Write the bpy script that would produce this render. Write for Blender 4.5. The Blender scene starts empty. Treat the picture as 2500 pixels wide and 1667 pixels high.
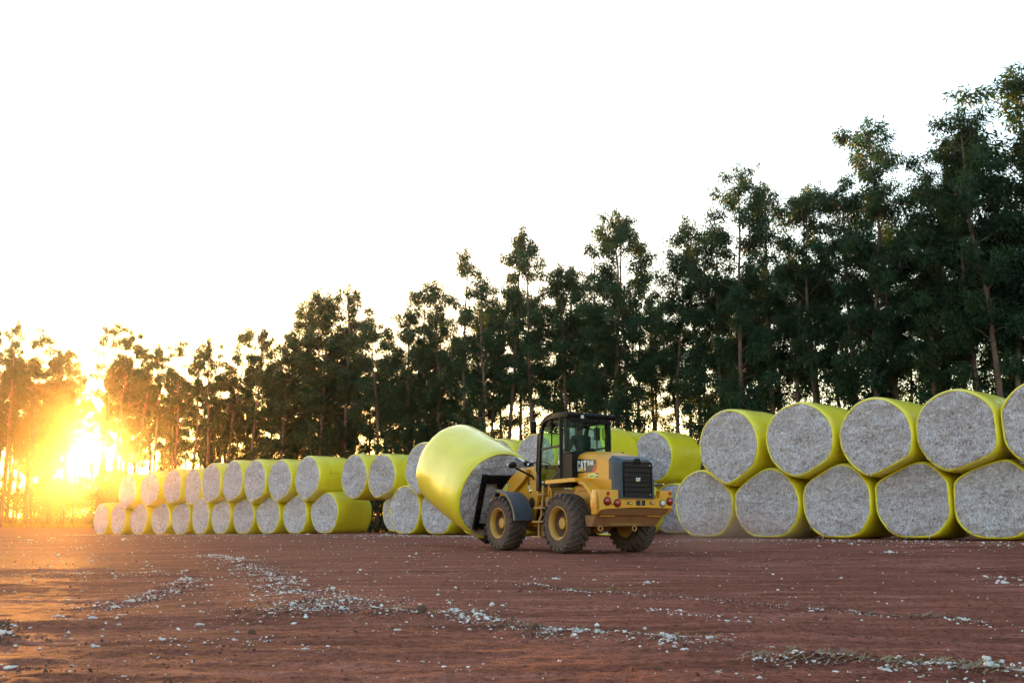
SUN_E = 2.0
SKY_S = 0.15
EXPO = 2.92
HAZE = 0.00022
HAZE_G = 0.945
DUST = 3.0

import bpy, bmesh, math, random
import numpy as np
from mathutils import Vector, Matrix, noise
rnd = random.Random(11)
rng = np.random.default_rng(7)
SC = bpy.context.scene
COL = SC.collection
PI = math.pi
rad = math.radians

# ------------------------------------------------------------------ helpers
def link(o, parent=None):
    COL.objects.link(o)
    if parent is not None:
        o.parent = parent
    return o

def tag(o, label=None, cat=None, group=None, kind=None):
    if label: o['label'] = label
    if cat: o['category'] = cat
    if group: o['group'] = group
    if kind: o['kind'] = kind
    return o

def empty(name, loc=(0, 0, 0), rz=0.0, parent=None):
    o = bpy.data.objects.new(name, None)
    o.empty_display_size = 0.2
    o.location = loc
    o.rotation_euler = (0, 0, rz)
    return link(o, parent)

def mesh_np(name, verts, faces, mats=None, smooth=True, midx=None):
    """verts Nx3, faces MxK (all the same K)."""
    verts = np.asarray(verts, dtype=np.float32)
    faces = np.asarray(faces, dtype=np.int32)
    me = bpy.data.meshes.new(name)
    n, (m, k) = len(verts), faces.shape
    me.vertices.add(n)
    me.vertices.foreach_set('co', verts.ravel())
    me.loops.add(m * k)
    me.loops.foreach_set('vertex_index', faces.ravel())
    me.polygons.add(m)
    me.polygons.foreach_set('loop_start', np.arange(0, m * k, k, dtype=np.int32))
    me.polygons.foreach_set('use_smooth', np.full(m, smooth, dtype=bool))
    if midx is not None:
        me.polygons.foreach_set('material_index', np.asarray(midx, dtype=np.int32))
    me.update(calc_edges=True)
    me.validate()
    for mt in (mats or []):
        me.materials.append(mt)
    return me

def obj(name, me, parent=None):
    return link(bpy.data.objects.new(name, me), parent)

class MB:
    """collects shapes into one mesh"""
    def __init__(s):
        s.bm = bmesh.new()
    def box(s, x0, x1, y0, y1, z0, z1, bevel=0.0, M=None):
        vs = [s.bm.verts.new((x, y, z)) for x in (x0, x1) for y in (y0, y1) for z in (z0, z1)]
        q = [(0, 1, 3, 2), (4, 6, 7, 5), (0, 4, 5, 1), (2, 3, 7, 6), (0, 2, 6, 4), (1, 5, 7, 3)]
        fs = [s.bm.faces.new([vs[i] for i in f]) for f in q]
        return s._fin(vs, fs, bevel, M)
    def _fin(s, vs, fs, bevel, M):
        if bevel > 0:
            es = list({e for f in fs for e in f.edges})
            r = bmesh.ops.bevel(s.bm, geom=es, offset=bevel, segments=2, profile=0.6, affect='EDGES', clamp_overlap=True)
            vs = list({v for f in r['faces'] for v in f.verts} | {v for v in vs if v.is_valid})
        if M is not None:
            bmesh.ops.transform(s.bm, matrix=M, verts=[v for v in vs if v.is_valid])
        return s
    def prism(s, pts, a0, a1, axis='y', bevel=0.0, M=None):
        """polygon in the plane perpendicular to axis, extruded a0..a1. axis y: pts (x,z); x: (y,z); z: (x,y)"""
        def P(p, a):
            return {'y': (p[0], a, p[1]), 'x': (a, p[0], p[1]), 'z': (p[0], p[1], a)}[axis]
        A = [s.bm.verts.new(P(p, a0)) for p in pts]
        B = [s.bm.verts.new(P(p, a1)) for p in pts]
        n = len(pts)
        fs = [s.bm.faces.new(A), s.bm.faces.new(B[::-1])]
        for i in range(n):
            j = (i + 1) % n
            fs.append(s.bm.faces.new([A[i], B[i], B[j], A[j]]))
        return s._fin(A + B, fs, bevel, M)
    def loft(s, secs, cap=True):
        rings = [[s.bm.verts.new(p) for p in r] for r in secs]
        n = len(rings[0])
        for a, b in zip(rings, rings[1:]):
            for i in range(n):
                j = (i + 1) % n
                s.bm.faces.new([a[i], b[i], b[j], a[j]])
        if cap:
            s.bm.faces.new(rings[0]); s.bm.faces.new(rings[-1][::-1])
        return s
    def strip(s, path, w0, w1, t, axis='y'):
        """sheet following path (x,z), from y=w0 to w1 and t thick"""
        n = len(path)
        nor = []
        for i in range(n):
            a, b = path[max(0, i - 1)], path[min(n - 1, i + 1)]
            d = Vector((b[0] - a[0], b[1] - a[1])).normalized()
            nor.append((-d.y, d.x))
        lo = [(p[0] - q[0] * t, p[1] - q[1] * t) for p, q in zip(path, nor)]
        poly = list(path) + lo[::-1]
        A = [[s.bm.verts.new((p[0], w, p[1])) for p in poly] for w in (w0, w1)]
        m = len(poly)
        for i in range(m):
            j = (i + 1) % m
            s.bm.faces.new([A[0][i], A[1][i], A[1][j], A[0][j]])
        for k in (0, 1):
            for i in range(n - 1):
                s.bm.faces.new([A[k][i], A[k][i + 1], A[k][m - 2 - i], A[k][m - 1 - i]])
        return s
    def tube(s, pts, r, seg=10, cap=True):
        pts = [Vector(p) for p in pts]
        rs = r if isinstance(r, (list, tuple)) else [r] * len(pts)
        rings = []
        up = Vector((0, 0, 1))
        for i, p in enumerate(pts):
            d = (pts[min(i + 1, len(pts) - 1)] - pts[max(0, i - 1)]).normalized()
            if abs(d.dot(up)) > 0.95: u = d.cross(Vector((1, 0, 0))).normalized()
            else: u = d.cross(up).normalized()
            if rings and u.dot(lastu) < 0: u = -u
            v = d.cross(u)
            lastu = u
            rings.append([s.bm.verts.new(p + (u * math.cos(2 * PI * k / seg) + v * math.sin(2 * PI * k / seg)) * rs[i]) for k in range(seg)])
        for a, b in zip(rings, rings[1:]):
            for k in range(seg):
                l = (k + 1) % seg
                s.bm.faces.new([a[k], a[l], b[l], b[k]])
        if cap:
            s.bm.faces.new(rings[0][::-1]); s.bm.faces.new(rings[-1])
        return s
    def lathe(s, prof, seg=32, axis='y', c=(0, 0, 0), closed=False):
        """prof: (radius, along axis)"""
        rings = []
        for r, a in prof:
            ring = []
            for k in range(seg):
                t = 2 * PI * k / seg
                u, v = r * math.cos(t), r * math.sin(t)
                p = {'y': (u, a, v), 'x': (a, u, v), 'z': (u, v, a)}[axis]
                ring.append(s.bm.verts.new((p[0] + c[0], p[1] + c[1], p[2] + c[2])))
            rings.append(ring)
        pr = list(zip(rings, rings[1:]))
        if closed: pr.append((rings[-1], rings[0]))
        for a, b in pr:
            for k in range(seg):
                l = (k + 1) % seg
                s.bm.faces.new([a[k], a[l], b[l], b[k]])
        if not closed:
            if prof[0][0] > 1e-4: s.bm.faces.new(rings[0])
            if prof[-1][0] > 1e-4: s.bm.faces.new(rings[-1][::-1])
        return s
    def quad(s, pts):
        s.bm.faces.new([s.bm.verts.new(p) for p in pts])
        return s
    def mesh(s, name, mat, smooth=None):
        bm = s.bm
        bmesh.ops.remove_doubles(bm, verts=bm.verts, dist=1e-5)
        bmesh.ops.recalc_face_normals(bm, faces=bm.faces)
        me = bpy.data.meshes.new(name)
        bm.to_mesh(me); bm.free()
        for m in (mat if isinstance(mat, (list, tuple)) else [mat]):
            me.materials.append(m)
        if smooth is not None:
            me.polygons.foreach_set('use_smooth', [True] * len(me.polygons))
            if smooth < 3.1:
                me.set_sharp_from_angle(angle=smooth)
        return me
    def build(s, name, mat, parent=None, smooth=0.6, label=None):
        o = obj(name, s.mesh(name, mat, smooth), parent)
        if label: o['label'] = label
        return o

# ------------------------------------------------------------------ materials
class NT:
    def __init__(s, name):
        s.m = bpy.data.materials.new(name)
        s.m.use_nodes = True
        s.t = s.m.node_tree
        s.t.nodes.clear()
        s.out = s.n('ShaderNodeOutputMaterial')
    def n(s, ty, **kw):
        nd = s.t.nodes.new(ty)
        for k, v in kw.items():
            if k.startswith('i_'):
                nd.inputs[k[2:].replace('_', ' ')].default_value = v
            else:
                setattr(nd, k, v)
        return nd
    def l(s, a, b):
        s.t.links.new(a, b)
    def noise(s, vec, scale, detail=4, rough=0.55, dist=0.0):
        nd = s.n('ShaderNodeTexNoise')
        nd.inputs['Scale'].default_value = scale
        nd.inputs['Detail'].default_value = detail
        nd.inputs['Roughness'].default_value = rough
        nd.inputs['Distortion'].default_value = dist
        if vec is not None: s.l(vec, nd.inputs['Vector'])
        return nd.outputs['Fac']
    def ramp(s, fac, stops):
        nd = s.n('ShaderNodeValToRGB')
        el = nd.color_ramp.elements
        while len(el) > 1: el.remove(el[0])
        el[0].position = stops[0][0]; el[0].color = C4(stops[0][1])
        for p, c in stops[1:]:
            e = el.new(p); e.color = C4(c)
        s.l(fac, nd.inputs[0])
        return nd.outputs[0]
    def mix(s, fac, a, b, mode='MIX'):
        nd = s.n('ShaderNodeMix', data_type='RGBA', blend_type=mode)
        for v, i in ((fac, 0), (a, 6), (b, 7)):
            if isinstance(v, bpy.types.NodeSocket): s.l(v, nd.inputs[i])
            elif i == 0: nd.inputs[0].default_value = v
            else: nd.inputs[i].default_value = C4(v)
        return nd.outputs[2]
    def math(s, op, a, b=0.0):
        nd = s.n('ShaderNodeMath', operation=op)
        for i, v in enumerate((a, b)):
            if isinstance(v, bpy.types.NodeSocket): s.l(v, nd.inputs[i])
            else: nd.inputs[i].default_value = v
        return nd.outputs[0]
    def mapping(s, vec, scale=(1, 1, 1), rot=(0, 0, 0)):
        nd = s.n('ShaderNodeMapping')
        nd.inputs['Scale'].default_value = scale
        nd.inputs['Rotation'].default_value = rot
        s.l(vec, nd.inputs['Vector'])
        return nd.outputs[0]
    def bsdf(s, col, rough=0.6, metal=0.0, spec=0.5, bump=None, bstr=0.3, bdist=0.01, **kw):
        b = s.n('ShaderNodeBsdfPrincipled')
        for v, k in ((col, 'Base Color'), (rough, 'Roughness'), (metal, 'Metallic'), (spec, 'Specular IOR Level')):
            if isinstance(v, bpy.types.NodeSocket): s.l(v, b.inputs[k])
            else: b.inputs[k].default_value = C4(v) if k == 'Base Color' else v
        for k, v in kw.items():
            b.inputs[k.replace('_', ' ')].default_value = v
        if bump is not None:
            bn = s.n('ShaderNodeBump')
            bn.inputs['Strength'].default_value = bstr
            bn.inputs['Distance'].default_value = bdist
            s.l(bump, bn.inputs['Height'])
            s.l(bn.outputs[0], b.inputs['Normal'])
        return b
    def done(s, b):
        s.l(b.outputs[0], s.out.inputs[0])
        return s.m

def C4(c):
    return (c[0], c[1], c[2], 1.0) if len(c) == 3 else tuple(c)

def simple(name, c, rough=0.5, metal=0.0, var=0.25, dust=0.0, scale=4.0, spec=0.5, bump=0.15, dustcol=(0.24, 0.12, 0.09)):
    t = NT(name)
    co = t.n('ShaderNodeTexCoord').outputs['Object']
    f = t.noise(co, scale, 5, 0.6)
    f2 = t.noise(co, scale * 9, 4, 0.7)
    lo = tuple(v * (1 - var) for v in c)
    hi = tuple(min(1, v * (1 + var * 0.6)) for v in c)
    col = t.ramp(f, [(0.3, lo), (0.7, hi)])
    if dust > 0:
        m = t.math('MULTIPLY', t.math('ADD', f, f2), 0.5)
        d = t.ramp(m, [(0.5 - 0.25 * dust, (0, 0, 0)), (0.75 - 0.15 * dust, (1, 1, 1))])
        dm = t.math('MULTIPLY', d, dust)
        col = t.mix(dm, col, dustcol)
    r = t.math('ADD', t.math('MULTIPLY', f2, 0.25), rough - 0.12)
    return t.done(t.bsdf(col, r, metal, spec, bump=f2, bstr=bump, bdist=0.004))

# ------------------------------------------------------------------ camera, sun, sky
SUNV = Vector((-0.38877, 0.91942, 0.0640)).normalized()
cam = bpy.data.cameras.new('camera')
cam.lens = 35.0; cam.sensor_width = 36.0; cam.sensor_fit = 'HORIZONTAL'
cam.clip_start = 0.1; cam.clip_end = 6000
camo = link(bpy.data.objects.new('camera', cam))
camo.location = (0, 0, 0.95)
camo.rotation_euler = (PI / 2 + math.atan(436.5 / 2430.0), 0, 0)
SC.camera = camo

sl = bpy.data.lights.new('sun', 'SUN')
sl.energy = SUN_E; sl.angle = rad(0.5); sl.color = (1.0, 0.40, 0.07)
so = link(bpy.data.objects.new('sun', sl))
so.location = (-60, 140, 20)
so.rotation_euler = SUNV.to_track_quat('Z', 'Y').to_euler()

W = bpy.data.worlds.new('World'); SC.world = W
W.use_nodes = True
wt = W.node_tree; wt.nodes.clear()
wo = wt.nodes.new('ShaderNodeOutputWorld'); bg = wt.nodes.new('ShaderNodeBackground')
sk = wt.nodes.new('ShaderNodeTexSky'); sk.sky_type = 'NISHITA'; sk.sun_disc = False
sk.sun_elevation = math.asin(SUNV.z); sk.sun_rotation = math.atan2(SUNV.x, SUNV.y)
sk.altitude = 400; sk.air_density = 1.0; sk.dust_density = 2.2; sk.ozone_density = 1.0
bg.inputs[1].default_value = SKY_S
wt.links.new(sk.outputs[0], bg.inputs[0]); wt.links.new(bg.outputs[0], wo.inputs[0])
SC.view_settings.view_transform = 'Standard'; SC.view_settings.look = 'None'
SC.view_settings.exposure = EXPO; SC.view_settings.gamma = 1.0
SC.view_settings.use_curve_mapping = False
SC.cycles.max_bounces = 8; SC.cycles.transparent_max_bounces = 16
SC.cycles.diffuse_bounces = 3; SC.cycles.glossy_bounces = 3
SC.cycles.use_denoising = True
SC.cycles.sample_clamp_indirect = 6.0

# ------------------------------------------------------------------ the ground
GP = np.array([(0.0, 0.0, 0.0), (0.0, 6.0, 0.0), (-5.0, 8.0, 0.0), (5.0, 8.0, 0.0), (0, 12, .06), (-8, 14, .05), (7, 14, .08), (10, 20, .22), (-12, 22, .1), (-25, 40, .02), (-45, 60, .0), (0, 34, .27), (22, 18, .4), (-29.588, 72.796, -0.063), (-27.781, 71.328, -0.043), (-25.746, 69.721, -0.02), (-23.719, 68.182, 0.015), (-21.86, 66.711, 0.035), (-19.564, 63.459, 0.092), (-17.87, 62.028, 0.111), (-16.088, 60.509, 0.144), (-14.238, 58.924, 0.165), (-12.315, 57.285, 0.198), (-10.314, 55.483, 0.244), (6.395, 33.693, 0.381), (8.021, 31.834, 0.393), (9.684, 30.095, 0.412), (11.299, 28.472, 0.43), (12.87, 26.93, 0.426), (-4.934, 46.433, 0.322), (-3.333, 44.838, 0.326), (-1.579, 43.426, 0.328), (0.085, 42.099, 0.331), (1.803, 40.584, 0.337), (3.717, 38.989, 0.346), (-5.717, 49.98, 0.373), (5.143, 44.347, 0.386), (6.87, 43.039, 0.385), (1.192, 22.862, 0.226), (2.841, 23.826, 0.222), (-0.232, 25.077, 0.222), (1.4, 26.1, .223), (-45.769, 95.073, 0.306), (-38.889, 91.552, 0.33), (-43.462, 95.073, 0.306), (20, 42, .5), (0, 60, .4), (-20, 80, .3), (-80, 140, .3), (100, 140, .3), (0, 200, .2), (-400, 900, 0.0), (400, 900, 0.0), (0, 2500, 0), (60, 0, .3), (-60, 0, 0), (0, -60, 0)])
PATHS = dict(
 A=([(-7.35, 23.34), (-6.87, 22.91), (-5.13, 19.64), (-4.23, 17.07), (-3.72, 15.55), (-3.11, 13.88), (-2.48, 12.54), (-1.8, 11.31)], .28, .035, 1.0),
 A2=([(-1.42, 10.3), (-0.96, 10.01), (-0.43, 9.9), (-0.06, 9.13), (0.24, 8.75), (0.63, 8.47), (1.17, 7.95), (1.56, 7.82)], .17, .055, .8),
 E=([(1.61, 6.85), (2.21, 7.0), (2.43, 6.75), (2.74, 6.7), (2.96, 6.5), (3.5, 6.5)], .16, .05, .8),
 B=([(-4.81, 11.96), (-4.67, 12.54), (-4.7, 13.88), (-4.81, 15.32)], .22, .05, .9),
 C=([(-2.5, 9.95), (-2.12, 10.51), (-1.6, 11.3)], .33, .03, 1.2),
 C2=([(-3.1, 13.3), (-2.4, 11.2), (-2.2, 10.3)], .4, .02, .5),
 D=([(0.0, 14.07), (1.32, 12.39), (2.33, 11.56), (3.14, 10.73), (3.85, 10.1), (4.4, 9.64)], .10, .03, .35),
 F=([(0.81, 10.95), (1.45, 10.51), (1.76, 10.14), (2.0, 9.73)], .12, .015, .25),
 Gc=([(-4.7, 9.4), (-4.24, 8.61), (-4.11, 8.47)], .12, .03, .4),
 H=([(-9.16, 16.27), (-7.35, 16.79), (-5.3, 16.02)], .25, .02, .5),
)
def path_dist(x, y, pts):
    d = np.full(x.shape, 1e9)
    for (ax, ay), (bx, by) in zip(pts, pts[1:]):
        vx, vy = bx - ax, by - ay
        t = np.clip(((x - ax) * vx + (y - ay) * vy) / (vx * vx + vy * vy), 0, 1)
        d = np.minimum(d, np.hypot(x - ax - t * vx, y - ay - t * vy))
    return d
def base_h(x, y):
    x = np.asarray(x, float); y = np.asarray(y, float)
    num = np.zeros(x.shape); den = np.zeros(x.shape)
    for gx, gy, gz in GP:
        d2 = (x - gx) ** 2 + (y - gy) ** 2
        w = 1.0 / (d2 + 0.8 + 0.004 * (gx * gx + gy * gy)) ** 1.6
        num += w * gz; den += w
    return num / den
def hash_noise(x, y, seed):
    """smooth value noise"""
    xi = np.floor(x).astype(np.int64); yi = np.floor(y).astype(np.int64)
    fx = x - xi; fy = y - yi
    fx = fx * fx * (3 - 2 * fx); fy = fy * fy * (3 - 2 * fy)
    def h(a, b):
        n = (a * 374761393 + b * 668265263 + seed * 974634777) & 0x7fffffff
        n = ((n ^ (n >> 13)) * 1274126177) & 0x7fffffff
        n = (n ^ (n >> 16)) & 0xffff
        return n / 65535.0 * 2 - 1
    a = h(xi, yi); b = h(xi + 1, yi); c = h(xi, yi + 1); d = h(xi + 1, yi + 1)
    return (a * (1 - fx) + b * fx) * (1 - fy) + (c * (1 - fx) + d * fx) * fy
def fbm(x, y, s, octs, seed, gain=0.5):
    r = 0; a = 1.0
    for i in range(octs):
        r = r + a * hash_noise(x * s, y * s, seed + i); s *= 2.03; a *= gain
    return r
def ground_h(x, y):
    x = np.asarray(x, float); y = np.asarray(y, float)
    z = base_h(x, y)
    near = np.exp(-np.maximum(0, y - 6) / 16.0) * np.exp(-np.maximum(0, np.abs(x) - 12) / 5.0)
    # drift lines run across the yard, the way the machines drive
    ca, sa = math.cos(rad(-14)), math.sin(rad(-14))
    u = x * ca + y * sa; v = -x * sa + y * ca
    z = z + near * (0.030 * fbm(u, v * 1.6, 0.45, 3, 3) + 0.012 * fbm(u * 0.7, v * 3.2, 1.4, 3, 9) + 0.009 * fbm(u, v, 6.0, 3, 21, .6))
    for k, (pts, w, h, dn) in PATHS.items():
        d = path_dist(x, y, pts)
        z = z + h * np.exp(-(d / w) ** 2) * (0.75 + 0.6 * fbm(x, y, 3.1, 2, 40))
    # scooped out wheel hollow and its low bank on the left
    d = np.sqrt(((x + 6.6) / 3.0) ** 2 + ((y - 12.6) / 2.6) ** 2)
    z = z - 0.11 * np.exp(-d ** 4)
    d = path_dist(x, y, [(-9, 9.6), (-5.0, 9.3), (-3.7, 10.0), (-2.6, 10.4)])
    z = z + 0.05 * np.exp(-(d / .45) ** 2)
    d = path_dist(x, y, [(-14, 18.4), (-7, 17.6), (-5.4, 16.4)])
    z = z + 0.05 * np.exp(-(d / .5) ** 2)
    # wheel tracks behind the loader fade into the yard
    for off in (-0.93, 0.93):
        ox, oy = 2.0 + off * -0.85, 23.3 + off * -0.52
        d = path_dist(x, y, [(ox, oy), (ox + 5.5, oy - 6.0), (ox + 16, oy - 13.0)])
        z = z - 0.018 * np.exp(-(d / .22) ** 4) + 0.01 * np.exp(-((d - .3) / .08) ** 2)
    # keep it level under the wheels, bales and trees
    return z
ys = np.concatenate([np.linspace(-40, 2, 12)[:-1], np.linspace(2, 5, 12)[:-1], 5 * np.exp(np.linspace(0, math.log(30 / 5.0), 360))[:-1], 30 * np.exp(np.linspace(0, math.log(4000 / 30.0), 110))])
q = np.linspace(-1, 1, 601)
xs1 = np.where(np.abs(q) < .7, q * (14.0 / .7), np.sign(q) * 14.0 * np.exp((np.abs(q) - .7) * 18.8))
XX, YY = np.meshgrid(xs1, ys)
ZZ = ground_h(XX, YY)
nr, nc = XX.shape
idx = np.arange(nr * nc).reshape(nr, nc)
gf = np.stack([idx[:-1, :-1], idx[:-1, 1:], idx[1:, 1:], idx[1:, :-1]], -1).reshape(-1, 4)

t = NT('red_earth')
co = t.n('ShaderNodeTexCoord').outputs['Object']
drift = t.mapping(co, (0.5, 1.5, 1.0), (0, 0, rad(14)))
streak = t.mapping(co, (0.35, 3.2, 1.0), (0, 0, rad(10)))
n1 = t.noise(drift, 0.35, 6, 0.62, 0.6)
n2 = t.noise(streak, 1.1, 8, 0.68, 0.3)
n3 = t.noise(co, 14.0, 6, 0.7)
n4 = t.noise(co, 75.0, 4, 0.7)
c1 = t.ramp(n1, [(0.32, (0.100, 0.032, 0.022)), (0.5, (0.215, 0.072, 0.050)), (0.68, (0.310, 0.125, 0.092))])
c2 = t.ramp(n2, [(0.33, (0.055, 0.021, 0.014)), (0.5, (0.210, 0.072, 0.050)), (0.66, (0.38, 0.165, 0.125))])
c = t.mix(0.58, c1, c2)
och = t.ramp(t.noise(t.mapping(co, (0.5, 1.4, 1)), 0.42, 4, 0.6, .4), [(0.60, (0, 0, 0)), (0.72, (1, 1, 1))])
c = t.mix(t.math('MULTIPLY', och, 0.35), c, (0.23, 0.12, 0.05))
gr = t.ramp(n3, [(0.34, (0.36, 0.34, 0.34)), (0.52, (1, 1, 1)), (0.72, (1.35, 1.3, 1.3))])
c = t.mix(0.9, c, gr, 'MULTIPLY')
gr2 = t.ramp(n4, [(0.36, (0.35, 0.35, 0.35)), (0.5, (1, 1, 1)), (0.66, (1.75, 1.65, 1.6))])
c = t.mix(0.8, c, gr2, 'MULTIPLY')
hh = t.math('ADD', t.math('MULTIPLY', n3, 0.6), t.math('MULTIPLY', n4, 0.4))
hh = t.math('ADD', hh, t.math('MULTIPLY', n2, 1.4))
earth = t.done(t.bsdf(c, 0.95, 0, 0.08, bump=hh, bstr=0.9, bdist=0.05))
gme = mesh_np('ground', np.stack([XX, YY, ZZ], -1).reshape(-1, 3), gf, [earth])
go = obj('ground', gme)
tag(go, 'bare red earth yard with drifted ridges and wheel marks', 'ground', kind='structure')

# ------------------------------------------------------------------ cotton bales
def film_material(name, base, dark):
    t = NT(name)
    tc = t.n('ShaderNodeTexCoord')
    co = tc.outputs['Object']
    f = t.noise(co, 1.2, 4, 0.6)
    wr = t.noise(t.mapping(co, (2.2, 2.2, 6)), 5.0, 6, 0.65, 0.5)
    fi = t.noise(co, 60, 4, 0.7)
    col = t.ramp(f, [(0.3, dark), (0.65, base)])
    d = t.ramp(t.noise(co, 3.3, 6, 0.72), [(0.56, (0, 0, 0)), (0.78, (1, 1, 1))])
    col = t.mix(t.math('MULTIPLY', d, 0.45), col, (0.55, 0.40, 0.10))
    sp = t.ramp(fi, [(0.62, (1, 1, 1)), (0.74, (0.72, 0.66, 0.5))])
    col = t.mix(0.8, col, sp, 'MULTIPLY')
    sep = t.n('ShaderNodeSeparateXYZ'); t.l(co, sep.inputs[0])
    ring = t.noise(t.mapping(co, (.6, 14, .6)), 1.6, 4, 0.6, 0.2)
    gm = t.ramp(ring, [(0.35, (.90, .87, .80)), (0.55, (1, 1, 1))])
    col = t.mix(0.4, col, gm, 'MULTIPLY')
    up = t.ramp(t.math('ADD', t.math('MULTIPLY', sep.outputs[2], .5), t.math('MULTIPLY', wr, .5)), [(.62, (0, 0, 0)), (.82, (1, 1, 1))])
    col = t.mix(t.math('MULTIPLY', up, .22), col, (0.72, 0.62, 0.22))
    h = t.math('ADD', t.math('ADD', wr, t.math('MULTIPLY', fi, 0.35)), t.math('MULTIPLY', ring, .15))
    b = t.bsdf(col, 0.36, 0, 0.5, bump=h, bstr=0.30, bdist=0.02, Coat_Weight=0.5, Coat_Roughness=0.07)
    return t.done(b)
film = film_material('yellow_bale_film', (0.84, 0.72, 0.030), (0.76, 0.62, 0.014))
t = NT('seed_cotton')
co = t.n('ShaderNodeTexCoord').outputs['Object']
oi = t.n('ShaderNodeObjectInfo').outputs['Random']
a = t.noise(co, 16, 6, 0.75, 1.0)
b_ = t.noise(co, 45, 4, 0.7, .6)
big = t.noise(co, 1.3, 5, 0.6, 1.0)
c = t.ramp(a, [(0.29, (0.12, 0.080, 0.075)), (0.41, (0.48, 0.42, 0.44)), (0.53, (0.82, 0.77, 0.81)), (0.66, (0.93, 0.90, 0.94))])
c = t.mix(0.85, c, t.ramp(b_, [(0.34, (0.30, 0.24, 0.21)), (0.5, (0.98, 0.96, 0.98)), (0.66, (1.35, 1.35, 1.4))]), 'MULTIPLY')
c = t.mix(0.7, c, t.ramp(big, [(0.32, (0.72, 0.64, 0.60)), (0.5, (1, .98, .98)), (0.66, (1.12, 1.14, 1.18))]), 'MULTIPLY')
c = t.mix(t.math('MULTIPLY', oi, 0.5), c, t.mix(1.0, c, (0.80, 0.76, 0.76), 'MULTIPLY'))
hh = t.math('ADD', a, t.math('MULTIPLY', b_, 0.5))
cotton = t.done(t.bsdf(c, 0.95, 0, 0.1, bump=hh, bstr=1.0, bdist=0.06))

def noise3(p):
    return noise.noise(p)

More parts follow.
